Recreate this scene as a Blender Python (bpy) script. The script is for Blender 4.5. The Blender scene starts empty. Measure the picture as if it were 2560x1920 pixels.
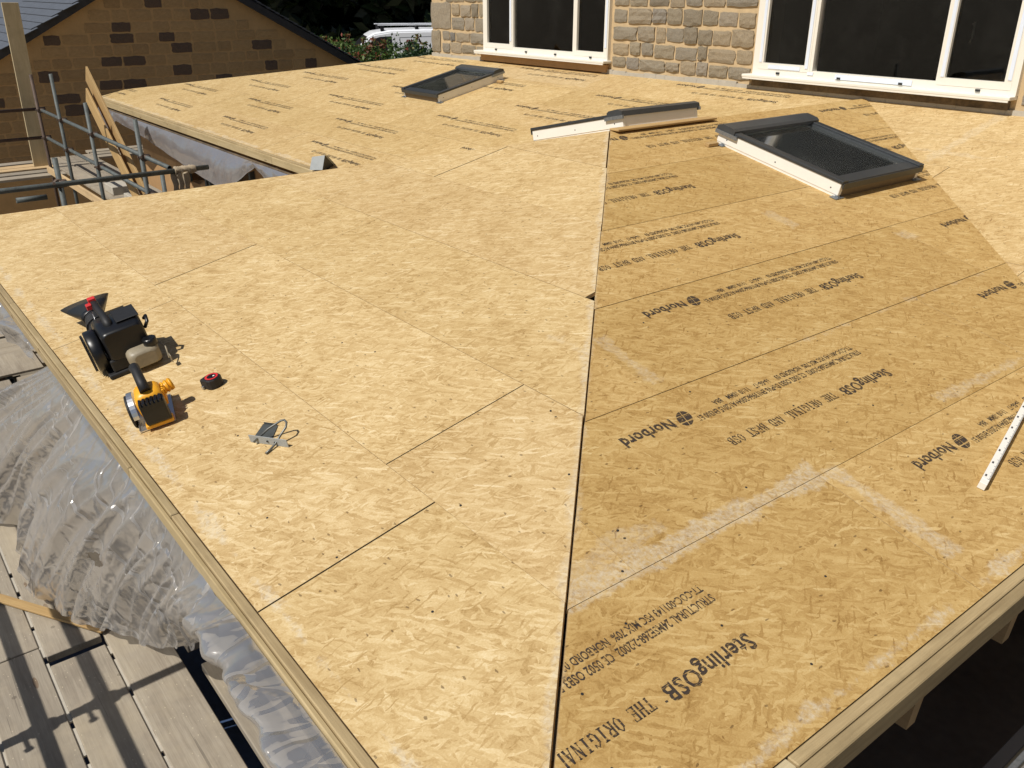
import bpy, bmesh, math, random
from math import sin, cos, pi, radians, atan, sqrt, hypot
from mathutils import Vector, Matrix, noise
random.seed(7)
scene = bpy.context.scene
COL = scene.collection
V = Vector

# ---------------------------------------------------------------- camera
cam_data = bpy.data.cameras.new('camera')
cam = bpy.data.objects.new('camera', cam_data)
COL.objects.link(cam)
RIGHT = V((0.615249, 0.788333, 0.000485)); UP = V((-0.328212, 0.255592, 0.909368)); FWD = V((-0.716760, 0.559647, -0.415993))
cam.matrix_world = Matrix(((RIGHT.x, UP.x, -FWD.x, 0), (RIGHT.y, UP.y, -FWD.y, 0), (RIGHT.z, UP.z, -FWD.z, 1.6), (0, 0, 0, 1)))
cam_data.sensor_width = 36; cam_data.lens = 36 * 2165.5 / 2560
cam_data.clip_start = 0.05; cam_data.clip_end = 2000
scene.camera = cam
# ---------------------------------------------------------------- sky and sun
SUN_EL, SUN_AZ = 52.0, 91.0            # the light travels towards azimuth SUN_AZ (from +X)
a = radians(SUN_AZ); e = radians(SUN_EL)
to_sun = V((-cos(a) * cos(e), -sin(a) * cos(e), sin(e)))
world = bpy.data.worlds.new('World'); scene.world = world; world.use_nodes = True
wn = world.node_tree.nodes; wl = world.node_tree.links
sky = wn.new('ShaderNodeTexSky'); sky.sky_type = 'NISHITA'; sky.sun_disc = False
sky.sun_elevation = e; sky.sun_rotation = math.atan2(to_sun.x, to_sun.y)
wl.new(sky.outputs[0], wn['Background'].inputs[0]); wn['Background'].inputs[1].default_value = 0.052
sd = bpy.data.lights.new('sun', 'SUN'); sd.energy = 4.6; sd.angle = radians(0.53); sd.color = (1.0, 0.955, 0.88)
sun = bpy.data.objects.new('sun', sd); COL.objects.link(sun)
sun.rotation_euler = (-to_sun).to_track_quat('-Z', 'Y').to_euler(); sun.location = (0, -10, 20)
scene.view_settings.view_transform = 'Standard'; scene.view_settings.look = 'None'
scene.view_settings.exposure = 0.0; scene.view_settings.gamma = 1.0; scene.view_settings.use_curve_mapping = False
scene.render.engine = 'CYCLES'

# ---------------------------------------------------------------- helpers
def tag(o, label=None, cat=None, group=None, kind=None):
    if label: o['label'] = label
    if cat: o['category'] = cat
    if group: o['group'] = group
    if kind: o['kind'] = kind
    return o
def thing(name, label, cat, loc=(0, 0, 0), group=None):
    o = bpy.data.objects.new(name, None); COL.objects.link(o); o.location = loc; o.empty_display_size = 0.1
    o['WM'] = [v for r in Matrix.Translation(loc) for v in r]
    return tag(o, label, cat, group)
WM = {}
def wm_of(o):
    if o.name in WM: return WM[o.name]
    return Matrix.Translation(o.location)
def place(o, M=None, parent=None):
    M = M or Matrix.Identity(4)
    COL.objects.link(o)
    o.matrix_basis = M
    WM[o.name] = M.copy()
    if parent is not None:
        o.parent = parent; o.matrix_parent_inverse = wm_of(parent).inverted()
    return o
def obj(name, bm_or_me, mat=None, parent=None, M=None, smooth=False, mats=None):
    if isinstance(bm_or_me, bmesh.types.BMesh):
        me = bpy.data.meshes.new(name); bm_or_me.normal_update(); bm_or_me.to_mesh(me); bm_or_me.free()
        for m in (mats or [mat]):
            me.materials.append(m)
        if smooth: me.shade_smooth()
    else:
        me = bm_or_me
    return place(bpy.data.objects.new(name, me), M, parent)
def add_box(bm, lo, hi, M=None, mi=0):
    x0, y0, z0 = lo; x1, y1, z1 = hi
    vs = [bm.verts.new((M @ V(p)) if M else p) for p in
          ((x0, y0, z0), (x1, y0, z0), (x1, y1, z0), (x0, y1, z0), (x0, y0, z1), (x1, y0, z1), (x1, y1, z1), (x0, y1, z1))]
    for f in ((0, 3, 2, 1), (4, 5, 6, 7), (0, 1, 5, 4), (1, 2, 6, 5), (2, 3, 7, 6), (3, 0, 4, 7)):
        bm.faces.new([vs[i] for i in f]).material_index = mi
    return vs
def bevel(bm, w, seg=1):
    bmesh.ops.bevel(bm, geom=list(bm.edges), offset=w, segments=seg, affect='EDGES', profile=0.5)
def boxbm(lo, hi, bev=0, seg=1):
    bm = bmesh.new(); add_box(bm, lo, hi)
    if bev: bevel(bm, bev, seg)
    return bm
def axis_frame(A, B, upv=(0, 0, 1)):
    A = V(A); B = V(B); x = (B - A).normalized(); u = V(upv)
    if abs(x.dot(u)) > .98: u = V((0, 1, 0))
    y = u.cross(x).normalized(); z = x.cross(y)
    return Matrix(((x.x, y.x, z.x, A.x), (x.y, y.y, z.y, A.y), (x.z, y.z, z.z, A.z), (0, 0, 0, 1))), (B - A).length
def beam(name, A, B, w, h, mat, parent=None, bev=0.002, upv=(0, 0, 1)):
    """a timber or bar from A to B, w wide and h deep, its local X along its length"""
    M, L = axis_frame(A, B, upv)
    return obj(name, boxbm((0, -w / 2, -h / 2), (L, w / 2, h / 2), bev), mat, parent, M)
def add_cyl(bm, A, B, r, seg=14, r2=None, cap=True):
    M, L = axis_frame(A, B); r2 = r if r2 is None else r2
    a_ = [bm.verts.new(M @ V((0, r * cos(2 * pi * i / seg), r * sin(2 * pi * i / seg)))) for i in range(seg)]
    b_ = [bm.verts.new(M @ V((L, r2 * cos(2 * pi * i / seg), r2 * sin(2 * pi * i / seg)))) for i in range(seg)]
    for i in range(seg):
        j = (i + 1) % seg; bm.faces.new((a_[i], a_[j], b_[j], b_[i])).smooth = True
    if cap: bm.faces.new(a_[::-1]); bm.faces.new(b_)
def tube(name, A, B, r, mat, parent=None, hollow=True, seg=16):
    M, L = axis_frame(A, B); bm = bmesh.new()
    add_cyl(bm, (0, 0, 0), (L, 0, 0), r, seg, cap=not hollow)
    if hollow:
        ri = r * .84
        add_cyl(bm, (0, 0, 0), (L, 0, 0), ri, seg, cap=False)
        vs = list(bm.verts); n = seg
        for k in (0, 1):
            o_ = vs[k * n:(k + 1) * n]; i_ = vs[2 * n + k * n:2 * n + (k + 1) * n]
            for q in range(n):
                bm.faces.new((o_[q], o_[(q + 1) % n], i_[(q + 1) % n], i_[q]))
        bmesh.ops.recalc_face_normals(bm, faces=bm.faces)
    return obj(name, bm, mat, parent, M)
def sweep(bm, pts, r, seg=8, closed=False):
    pts = [V(p) for p in pts]; rings = []
    for i, p in enumerate(pts):
        t = (pts[min(i + 1, len(pts) - 1)] - pts[max(i - 1, 0)]).normalized()
        u = V((0, 0, 1)) if abs(t.z) < .9 else V((1, 0, 0))
        s = t.cross(u).normalized(); w = s.cross(t)
        rr = r[i] if isinstance(r, (list, tuple)) else r
        rings.append([bm.verts.new(p + s * rr * cos(2 * pi * k / seg) + w * rr * sin(2 * pi * k / seg)) for k in range(seg)])
    for a_, b_ in zip(rings, rings[1:]):
        for k in range(seg):
            bm.faces.new((a_[k], a_[(k + 1) % seg], b_[(k + 1) % seg], b_[k])).smooth = True
    bm.faces.new(rings[0][::-1]); bm.faces.new(rings[-1])
    bmesh.ops.recalc_face_normals(bm, faces=bm.faces)
def loft(bm, rings, cap=True, smooth=True):
    R_ = [[bm.verts.new(p) for p in r] for r in rings]; n = len(R_[0])
    for a_, b_ in zip(R_, R_[1:]):
        for k in range(n):
            bm.faces.new((a_[k], a_[(k + 1) % n], b_[(k + 1) % n], b_[k])).smooth = smooth
    if cap: bm.faces.new(R_[0][::-1]); bm.faces.new(R_[-1])
    bmesh.ops.recalc_face_normals(bm, faces=bm.faces)

# ---------------------------------------------------------------- materials
class MT:
    def __init__(s, name):
        s.m = bpy.data.materials.new(name); s.m.use_nodes = True; s.t = s.m.node_tree; s.b = s.t.nodes['Principled BSDF']
    def n(s, typ, ins=None, **kw):
        nd = s.t.nodes.new(typ)
        for k, v in kw.items(): setattr(nd, k, v)
        for k, v in (ins or {}).items():
            if isinstance(v, bpy.types.NodeSocket): s.t.links.new(v, nd.inputs[k])
            else: nd.inputs[k].default_value = v
        return nd
    def math(s, op, a_, b_=0.0, c_=None, clamp=False):
        ins = {0: a_, 1: b_}
        if c_ is not None: ins[2] = c_
        return s.n('ShaderNodeMath', ins, operation=op, use_clamp=clamp).outputs[0]
    def mix(s, f, a_, b_, bt='MIX'):
        nd = s.n('ShaderNodeMix', data_type='RGBA', blend_type=bt)
        for k, v in ((0, f), (6, a_), (7, b_)):
            if isinstance(v, bpy.types.NodeSocket): s.t.links.new(v, nd.inputs[k])
            else: nd.inputs[k].default_value = v if k == 0 else (tuple(v) + (1,))[:4]
        return nd.outputs[2]
    def fmix(s, f, a_, b_):
        nd = s.n('ShaderNodeMix', data_type='FLOAT')
        for k, v in ((0, f), (2, a_), (3, b_)):
            if isinstance(v, bpy.types.NodeSocket): s.t.links.new(v, nd.inputs[k])
            else: nd.inputs[k].default_value = v
        return nd.outputs[0]
    def ramp(s, f, stops):
        nd = s.n('ShaderNodeValToRGB', {0: f}); r = nd.color_ramp
        while len(r.elements) < len(stops): r.elements.new(0.5)
        for el, (p, c) in zip(r.elements, stops):
            el.position = p; el.color = (tuple(c) + (1,))[:4]
        return nd.outputs[0]
    def noise(s, vec, scale, detail=3, rough=.5, dims='3D'):
        return s.n('ShaderNodeTexNoise', {'Vector': vec, 'Scale': scale, 'Detail': detail, 'Roughness': rough}, noise_dimensions=dims).outputs[0]
    def scaled(s, vec, sc, rot=(0, 0, 0), loc=(0, 0, 0)):
        return s.n('ShaderNodeMapping', {'Vector': vec, 'Scale': sc, 'Rotation': rot, 'Location': loc}).outputs[0]
    def set(s, **kw):
        for k, v in kw.items():
            k = k.replace('_', ' ')
            if isinstance(v, bpy.types.NodeSocket): s.t.links.new(v, s.b.inputs[k])
            else: s.b.inputs[k].default_value = (tuple(v) + (1,))[:4] if isinstance(v, (tuple, list)) and len(v) in (3,) else v
        return s
    def bump(s, h, strength=.3, dist=.01):
        nd = s.n('ShaderNodeBump', {'Height': h, 'Strength': strength, 'Distance': dist}); s.t.links.new(nd.outputs[0], s.b.inputs['Normal'])

def plain(name, col, rough=.6, metal=0., var=.12, scale=12., bump=.0, spec=.5, seed_by_obj=True):
    m = MT(name); tc = m.n('ShaderNodeTexCoord').outputs['Object']
    oi = m.n('ShaderNodeObjectInfo').outputs['Random']
    vec = m.n('ShaderNodeVectorMath', {0: tc, 1: m.n('ShaderNodeCombineXYZ', {0: m.math('MULTIPLY', oi, 31.), 1: m.math('MULTIPLY', oi, 17.), 2: 0.}).outputs[0]}, operation='ADD').outputs[0]
    n = m.noise(vec, scale, 5, .6); n2 = m.noise(vec, scale * 7, 3)
    f = m.math('ADD', m.math('MULTIPLY', n, .7), m.math('MULTIPLY', n2, .3))
    c = m.ramp(f, [(.3, [x * (1 - var) for x in col]), (.7, [min(1, x * (1 + var)) for x in col])])
    m.set(Base_Color=c, Roughness=rough, Metallic=metal)
    m.b.inputs['Specular IOR Level'].default_value = spec
    if bump: m.bump(f, bump, .004)
    return m.m
def wood(name, c1, c2, rough=.7, grain=1.0, blot=None, objvar=.25, stains=False):
    """sawn timber, grain along local X"""
    m = MT(name); tc = m.n('ShaderNodeTexCoord').outputs['Object']
    oi = m.n('ShaderNodeObjectInfo').outputs['Random']
    vec = m.n('ShaderNodeVectorMath', {0: tc, 1: m.n('ShaderNodeCombineXYZ', {0: m.math('MULTIPLY', oi, 53.), 1: m.math('MULTIPLY', oi, 29.), 2: m.math('MULTIPLY', oi, 11.)}).outputs[0]}, operation='ADD').outputs[0]
    big = m.noise(m.scaled(vec, (1.0, 9, 9)), 1.5, 3)
    g = m.noise(m.scaled(vec, (2.2, 70 * grain, 70 * grain)), 1.6, 4, .6)
    fine = m.noise(m.scaled(vec, (14, 260, 260)), 1.0, 2)
    dirt = m.noise(vec, 3.5, 5, .65)
    f = m.math('ADD', m.math('ADD', m.math('MULTIPLY', big, .35), m.math('MULTIPLY', g, .4)), m.math('MULTIPLY', fine, .25))
    c = m.ramp(f, [(.32, c1), (.68, c2)])
    c = m.mix(m.math('MULTIPLY', m.math('SUBTRACT', dirt, .5, clamp=True), 1.6, clamp=True), c, [x * .55 for x in (blot or c1)])
    c = m.mix(1.0, c, m.ramp(oi, [(0, (1 - objvar,) * 3), (1, (1, 1, 1))]), 'MULTIPLY')
    knot = m.n('ShaderNodeTexVoronoi', {'Vector': m.scaled(vec, (2.2, 9, 9)), 'Scale': 1.0}).outputs['Distance']
    c = m.mix(m.math('MULTIPLY', m.math('LESS_THAN', knot, .085), .6), c, (.12, .06, .02))
    if stains:
        v1 = m.n('ShaderNodeTexVoronoi', {'Vector': vec, 'Scale': 11.}); k1 = m.math('MULTIPLY', m.math('LESS_THAN', v1.outputs['Distance'], .10), m.math('GREATER_THAN', m.n('ShaderNodeSeparateColor', {0: v1.outputs['Color']}).outputs[0], .6))
        c = m.mix(m.math('MULTIPLY', k1, .6), c, (.10, .08, .06))
        v2 = m.n('ShaderNodeTexVoronoi', {'Vector': m.scaled(vec, (1, 1.7, 1)), 'Scale': 42.}); k2 = m.math('MULTIPLY', m.math('LESS_THAN', v2.outputs['Distance'], .16), m.math('GREATER_THAN', m.n('ShaderNodeSeparateColor', {0: v2.outputs['Color']}).outputs[0], .75))
        c = m.mix(m.math('MULTIPLY', k2, .5), c, (.62, .53, .38))
        big2 = m.noise(vec, 2.3, 5, .7); c = m.mix(m.math('MULTIPLY', m.math('SUBTRACT', big2, .46, clamp=True), 2.2, clamp=True), c, (.43, .36, .25))
        ck = m.noise(m.scaled(vec, (1.3, 55, 20)), 1.0, 2); c = m.mix(m.math('MULTIPLY', m.math('LESS_THAN', ck, .30), .55), c, (.10, .08, .06))
    m.set(Base_Color=c, Roughness=rough); m.bump(f, .25, .003)
    return m.m

def osb(name, bands=(), bias=0.0, bright=(1, 1, 1), lines=()):
    """oriented strand board: layers of long random strands; bands = (umin,umax,vmin,vmax,strength) pale scuffed strips"""
    m = MT(name)
    uv = m.n('ShaderNodeUVMap').outputs[0]
    oi = m.n('ShaderNodeObjectInfo').outputs['Random']
    off = m.n('ShaderNodeCombineXYZ', {0: m.math('MULTIPLY', oi, 83.), 1: m.math('MULTIPLY', oi, 47.), 2: 0.}).outputs[0]
    p = m.n('ShaderNodeVectorMath', {0: uv, 1: off}, operation='ADD').outputs[0]
    wob = m.n('ShaderNodeTexNoise', {'Vector': p, 'Scale': 45., 'Detail': 3.}, noise_dimensions='2D').outputs['Color']
    wob = m.n('ShaderNodeVectorMath', {0: wob, 1: (.5, .5, .5)}, operation='SUBTRACT').outputs[0]
    wob = m.n('ShaderNodeVectorMath', {0: wob, 3: .012}, operation='SCALE').outputs[0]
    pw = m.n('ShaderNodeVectorMath', {0: p, 1: wob}, operation='ADD').outputs[0]
    val = None
    # (angle, length, width, share covered, contrast, lift)
    layers = [(-15, .060, .028, 0, .70, 0), (-35, .070, .024, .35, .70, 0), (58, .050, .022, .42, .68, 0), (-88, .045, .018, .55, .65, 0), (30, .065, .014, .58, .66, .02), (-14, .085, .012, .60, .66, .02),
              (24, .060, .0085, .90, .24, .17), (-48, .045, .007, .93, .24, .16), (-3, .080, .010, .86, .26, .17), (64, .045, .006, .93, .10, -.20), (10, .06, .005, .955, .12, -.26)]
    for k, (ang, L, W, th, con, lift) in enumerate(layers):
        q = m.scaled(pw, (1, 1, 1), (0, 0, -radians(ang + bias)))
        L, W, con = (L * .82, W * .74, con * .88) if k < 6 else (L * .95, W * .9, con)
        q = m.scaled(q, (1 / L, 1 / W, 1), loc=(k * 7.3, k * 3.1, 0))
        vc = m.n('ShaderNodeTexVoronoi', {'Vector': q, 'Scale': 1.0, 'Randomness': 1.0}, voronoi_dimensions='2D')
        sp = m.n('ShaderNodeSeparateColor', {0: vc.outputs['Color']}).outputs
        if k < 6:
            g = m.noise(m.scaled(q, (.9, 5, 1)), 1.0, 3, .65, '2D')
            x = m.math('ADD', m.math('MULTIPLY', sp[0], con * .62), m.math('MULTIPLY', g, .42))
            x = m.math('ADD', x, .5 - con * .31 - .21 + lift)
        else:
            x = m.math('ADD', m.math('MULTIPLY', sp[0], con), .5 - con / 2 + lift)
        if val is None: val = x
        else: val = m.fmix(m.math('MULTIPLY', m.math('SUBTRACT', sp[1], th), 14., clamp=True), val, x)
    low = m.noise(p, 2.2, 4, .55, '2D'); mid_ = m.noise(p, 14., 4, .6, '2D')
    fine = m.noise(p, 170., 2, .6, '2D')
    val = m.math('ADD', val, m.math('MULTIPLY', m.math('SUBTRACT', fine, .5), .30))
    val = m.math('ADD', val, m.math('MULTIPLY', m.math('SUBTRACT', low, .5), .30))
    val = m.math('ADD', val, m.math('MULTIPLY', m.math('SUBTRACT', mid_, .5), .34))
    c = m.ramp(val, [(.08, (.22, .125, .045)), (.26, (.42, .275, .115)), (.42, (.52, .36, .17)), (.56, (.58, .42, .21)), (.72, (.66, .50, .275)), (.92, (.76, .63, .41))])
    vs = m.n('ShaderNodeTexVoronoi', {'Vector': m.scaled(pw, (9, 21, 1), (0, 0, .3)), 'Scale': 1.0}, voronoi_dimensions='2D')
    keep = m.math('GREATER_THAN', m.n('ShaderNodeSeparateColor', {0: vs.outputs['Color']}).outputs[0], .72)
    speck = m.math('MULTIPLY', m.math('LESS_THAN', vs.outputs['Distance'], .06), keep)
    c = m.mix(m.math('MULTIPLY', speck, .6), c, (.09, .05, .02))
    c = m.mix(1.0, c, m.ramp(oi, [(0, (.91, .89, .85)), (.3, (1.0, .99, .98)), (.6, (1.03, 1.03, 1.05)), (1, (.95, .93, .93))]), 'MULTIPLY')
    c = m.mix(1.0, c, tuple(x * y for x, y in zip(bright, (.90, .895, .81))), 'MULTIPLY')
    if bands:
        sp = m.n('ShaderNodeSeparateXYZ', {0: uv}).outputs
        edge = m.noise(uv, 30., 5, .75, '2D'); mid = m.noise(uv, 5., 3, .6, '2D')
        tot = None
        for (u0, u1, v0, v1, st) in bands:
            wv = (v1 - v0) / 2; wu = (u1 - u0) / 2
            dv = m.math('SUBTRACT', wv, m.math('ABSOLUTE', m.math('SUBTRACT', sp[1], (v0 + v1) / 2)))
            du = m.math('SUBTRACT', wu, m.math('ABSOLUTE', m.math('SUBTRACT', sp[0], (u0 + u1) / 2)))
            d = m.math('MINIMUM', dv, du)
            d = m.math('ADD', d, m.math('MULTIPLY', m.math('SUBTRACT', edge, .5), .06))
            d = m.math('ADD', d, m.math('MULTIPLY', m.math('SUBTRACT', mid, .54), .12))
            k = m.math('MULTIPLY', m.math('MULTIPLY', d, 55., clamp=True), st * .72)
            tot = k if tot is None else m.math('MAXIMUM', tot, k)
        for ((ax, ay), (bx, by), w_, st) in lines:      # scuffed strip along a sloping line
            L_ = hypot(bx - ax, by - ay); nx, ny = -(by - ay) / L_, (bx - ax) / L_
            dist = m.math('ABSOLUTE', m.math('ADD', m.math('ADD', m.math('MULTIPLY', sp[0], nx), m.math('MULTIPLY', sp[1], ny)), -(nx * ax + ny * ay)))
            d = m.math('SUBTRACT', w_, dist)
            d = m.math('ADD', d, m.math('MULTIPLY', m.math('SUBTRACT', edge, .5), .03)); d = m.math('ADD', d, m.math('MULTIPLY', m.math('SUBTRACT', mid, .52), .07))
            tot = m.math('MAXIMUM', tot, m.math('MULTIPLY', m.math('MULTIPLY', d, 60., clamp=True), st))
        grain = m.math('MULTIPLY', m.math('SUBTRACT', m.noise(pw, 60., 4, .7, '2D'), .28), 2.3, clamp=True)
        c = m.mix(m.math('MULTIPLY', tot, grain), c, (.60, .55, .44))
    m.set(Base_Color=c, Roughness=.62)
    m.b.inputs['Specular IOR Level'].default_value = .25
    m.bump(val, .25, .002)
    return m.m

def osb_edge():
    m = MT('osb_cut_edge'); tc = m.n('ShaderNodeTexCoord').outputs['Object']
    n = m.noise(m.scaled(tc, (40, 40, 500)), 1., 3)
    m.set(Base_Color=m.ramp(n, [(.3, (.28, .17, .07)), (.7, (.62, .46, .24))]), Roughness=.9); m.bump(n, .5, .004)
    return m.m

M_edge = osb_edge()
M_ink = None
def ink():
    m = MT('printed_ink'); tc = m.n('ShaderNodeTexCoord').outputs['Object']
    n = m.noise(m.scaled(tc, (12, 260, 1)), 1., 3, .7); n2 = m.noise(tc, 60., 3)
    f = m.math('ADD', m.math('MULTIPLY', n, .7), m.math('MULTIPLY', n2, .3))
    tr = m.n('ShaderNodeBsdfTransparent').outputs[0]
    m.set(Base_Color=(.040, .028, .022), Roughness=.7)
    mx = m.n('ShaderNodeMixShader', {0: m.math('MULTIPLY', m.math('SUBTRACT', f, .49, clamp=True), 9., clamp=True), 1: m.b.outputs[0], 2: tr})
    m.t.links.new(mx.outputs[0], m.t.nodes['Material Output'].inputs[0])
    return m.m
M_ink = ink()
M_timber = wood('treated_timber', (.30, .215, .105), (.52, .40, .215), grain=.7)
M_timber_mid = wood('honey_timber', (.38, .28, .13), (.56, .44, .25), grain=.7)
M_timber_pale = wood('pale_softwood', (.50, .40, .23), (.68, .57, .36), grain=.7)
M_joist = wood('softwood_joist', (.38, .24, .11), (.55, .37, .18))
M_plank = wood('weathered_scaffold_board', (.245, .20, .15), (.44, .385, .30), grain=.8, objvar=.22, stains=True)
M_plank_new = wood('new_scaffold_board', (.50, .34, .17), (.66, .48, .27), grain=.6)
M_osb_strip = wood('orange_board_strip', (.40, .24, .09), (.62, .42, .18), grain=.8)
M_brown = plain('brown_stained_board', (.40, .24, .11), .75, var=.12, scale=6)
M_oldwood = plain('dark_old_timber', (.12, .085, .05), .8, var=.7, scale=5)  # mottled dark brown for soffit, right sill board and wing walls
M_steel = plain('galvanised_tube', (.095, .108, .105), .65, .15, var=.4, scale=9)
M_steel_rust = plain('rusty_tube', (.09, .06, .045), .7, .2, var=.4, scale=9)
M_coupler = plain('rusty_coupler', (.12, .085, .065), .65, .3, var=.5, scale=60)
M_galv = plain('galvanised_sheet', (.52, .53, .52), .38, .85, var=.15, scale=30)
M_galv_dull = plain('dull_zinc_sheet', (.36, .38, .38), .6, .1, var=.08, scale=20)
M_rod = plain('dark_zinc_rod', (.16, .165, .155), .4, .6, var=.2, scale=60)
M_black = plain('black_plastic', (.006, .006, .007), .36, var=.3, scale=40)
M_black2 = plain('charcoal_rubber', (.011, .011, .012), .6, var=.3, scale=50)
M_teal = plain('teal_plastic', (.01, .20, .24), .4, var=.1)
M_red = plain('red_plastic', (.62, .03, .03), .4, var=.1)
M_yellow = plain('yellow_plastic', (.80, .38, .02), .4, var=.08)
M_alu = plain('bright_aluminium', (.75, .76, .78), .28, .9, var=.06)
M_tank = plain('translucent_white_tank', (.27, .23, .16), .45, var=.2)
M_white = plain('white_painted_pine', (.80, .78, .72), .45, var=.03, scale=20)
M_clad = plain('dark_grey_cladding', (.045, .050, .055), .42, .3, var=.15, scale=25)
M_hood = plain('slate_grey_hood', (.06, .066, .072), .4, .3, var=.15, scale=25)
M_clad_b = plain('bronze_bottom_rail', (.14, .11, .08), .5, .5, var=.15, scale=25)
M_bracket = plain('dark_zinc', (.26, .28, .30), .45, .7, var=.3, scale=80)
M_upvc = plain('cream_window_plastic', (.78, .745, .66), .35, var=.02)
M_tape = plain('pale_blue_tape', (.70, .76, .86), .4, var=.03, scale=5)
M_clip = plain('matt_black', (.02, .02, .02), .6)
M_mortar = plain('sandy_mortar', (.52, .385, .22), .95, var=.14, scale=14, bump=.6)
M_cement = plain('grey_cement', (.42, .385, .32), .9, var=.12, scale=10, bump=.3)
M_cloth = plain('sandy_rag', (.36, .29, .20), .9, var=.2, scale=20)
M_slate = plain('grey_roof_slate', (.085, .095, .115), .6, var=.25, scale=8)
M_verge = plain('dark_verge', (.035, .035, .038), .6, var=.3)
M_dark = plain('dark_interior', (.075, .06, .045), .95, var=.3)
M_slabf = plain('dusty_slab', (.13, .105, .08), .95, var=.3, scale=2)
M_ground = plain('bare_ground', (.19, .16, .115), .95, var=.35, scale=2, bump=.5)
M_vanwhite = plain('white_van_paint', (.80, .82, .86), .25, var=.01)
M_vanblk = plain('black_van_trim', (.012, .012, .014), .4)
M_navy = plain('navy_lettering', (.03, .04, .09), .5)
M_bark = plain('dark_bark', (.045, .035, .025), .9, var=.3, bump=.5)
M_blue = plain('dusty_blue_tarpaulin', (.045, .08, .17), .6, var=.4, scale=6)
M_tick = plain('rule_markings', (.05, .05, .06), .6)

def stone_mat(name, dark=False):
    m = MT(name); tc = m.n('ShaderNodeTexCoord').outputs['Object']
    oi = m.n('ShaderNodeObjectInfo').outputs['Random']
    vec = m.n('ShaderNodeVectorMath', {0: tc, 1: m.n('ShaderNodeCombineXYZ', {0: m.math('MULTIPLY', oi, 91.), 1: m.math('MULTIPLY', oi, 37.), 2: 0.}).outputs[0]}, operation='ADD').outputs[0]
    n = m.noise(vec, 14., 6, .7); n2 = m.noise(vec, 70., 4, .7)
    pit = m.noise(m.scaled(vec, (30, 55, 55)), 1., 4, .7)
    f = m.math('ADD', m.math('MULTIPLY', n, .55), m.math('MULTIPLY', n2, .45))
    if dark:
        c = m.ramp(f, [(.3, (.10, .068, .045)), (.7, (.23, .155, .105))])
    else:
        c = m.ramp(oi, [(0, (.25, .21, .15)), (.25, (.38, .315, .215)), (.5, (.29, .255, .20)), (.75, (.42, .33, .21)), (.92, (.36, .31, .24)), (1, (.13, .13, .13))])
        c = m.mix(1.0, c, m.ramp(f, [(.32, (.45, .45, .47)), (.55, (1.0, 1.0, 1.0)), (.72, (1.35, 1.32, 1.25))]), 'MULTIPLY')
    c = m.mix(m.math('MULTIPLY', m.math('LESS_THAN', pit, .36), .6), c, (.05, .04, .03))
    m.set(Base_Color=c, Roughness=.95)
    m.bump(m.math('ADD', f, pit), .7, .012)
    return m.m
M_stone = stone_mat('gritstone')
def ochre_stone():
    m = MT('ochre_washed_stone'); tc = m.n('ShaderNodeTexCoord').outputs['Object']
    oi = m.n('ShaderNodeObjectInfo').outputs['Random']
    n = m.noise(tc, 5., 6, .65); n2 = m.noise(tc, 60., 4, .7)
    f = m.math('ADD', m.math('MULTIPLY', n, .6), m.math('MULTIPLY', n2, .4))
    c = m.ramp(f, [(.3, (.40, .25, .11)), (.7, (.62, .41, .20))])
    c = m.mix(1.0, c, m.ramp(oi, [(0, (.86, .84, .82)), (1, (1.04, 1.03, 1.0))]), 'MULTIPLY')
    m.set(Base_Color=c, Roughness=.95); m.bump(f, .5, .01)
    return m.m
M_ochre = ochre_stone()
M_ochre_mortar = plain('ochre_mortar', (.60, .38, .17), .95, var=.12, scale=4, bump=.4)
M_dkstone = stone_mat('dark_gritstone', True)

def glass_mat(name, haze=0.0, specks=7., rough=.02, alpha=.55, dust=.03):
    m = MT(name); tc = m.n('ShaderNodeTexCoord').outputs['Object']
    n = m.noise(tc, 3., 5, .7); sp = m.n('ShaderNodeTexVoronoi', {'Vector': tc, 'Scale': 38.}).outputs['Distance']
    spk = m.math('LESS_THAN', sp, .09)
    d = m.math('ADD', m.math('MULTIPLY', m.math('SUBTRACT', n, .5, clamp=True), dust * 4), m.math('MULTIPLY', spk, dust * specks))
    d = m.math('ADD', d, haze)
    gl = m.n('ShaderNodeBsdfGlossy', {'Color': (1, 1, 1, 1), 'Roughness': rough}).outputs[0]
    tr = m.n('ShaderNodeBsdfTransparent', {'Color': (alpha, alpha * 1.02, alpha, 1)}).outputs[0]
    df = m.n('ShaderNodeBsdfDiffuse', {'Color': (.5, .5, .46, 1)}).outputs[0]
    fr = m.n('ShaderNodeFresnel', {'IOR': 1.5}).outputs[0]
    a_ = m.n('ShaderNodeMixShader', {0: fr, 1: tr, 2: gl}).outputs[0]
    b_ = m.n('ShaderNodeMixShader', {0: m.math('MULTIPLY', d, 1., clamp=True), 1: a_, 2: df}).outputs[0]
    m.t.links.new(b_, m.t.nodes['Material Output'].inputs[0])
    return m.m
M_glass = glass_mat('window_glass', alpha=.5, dust=.012)
M_skyglass = glass_mat('dusty_hazed_skylight_glass', alpha=.8, dust=.02, haze=.012, specks=0., rough=.08)  # haze paints in grey sky reflection as a diffuse veil

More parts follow.
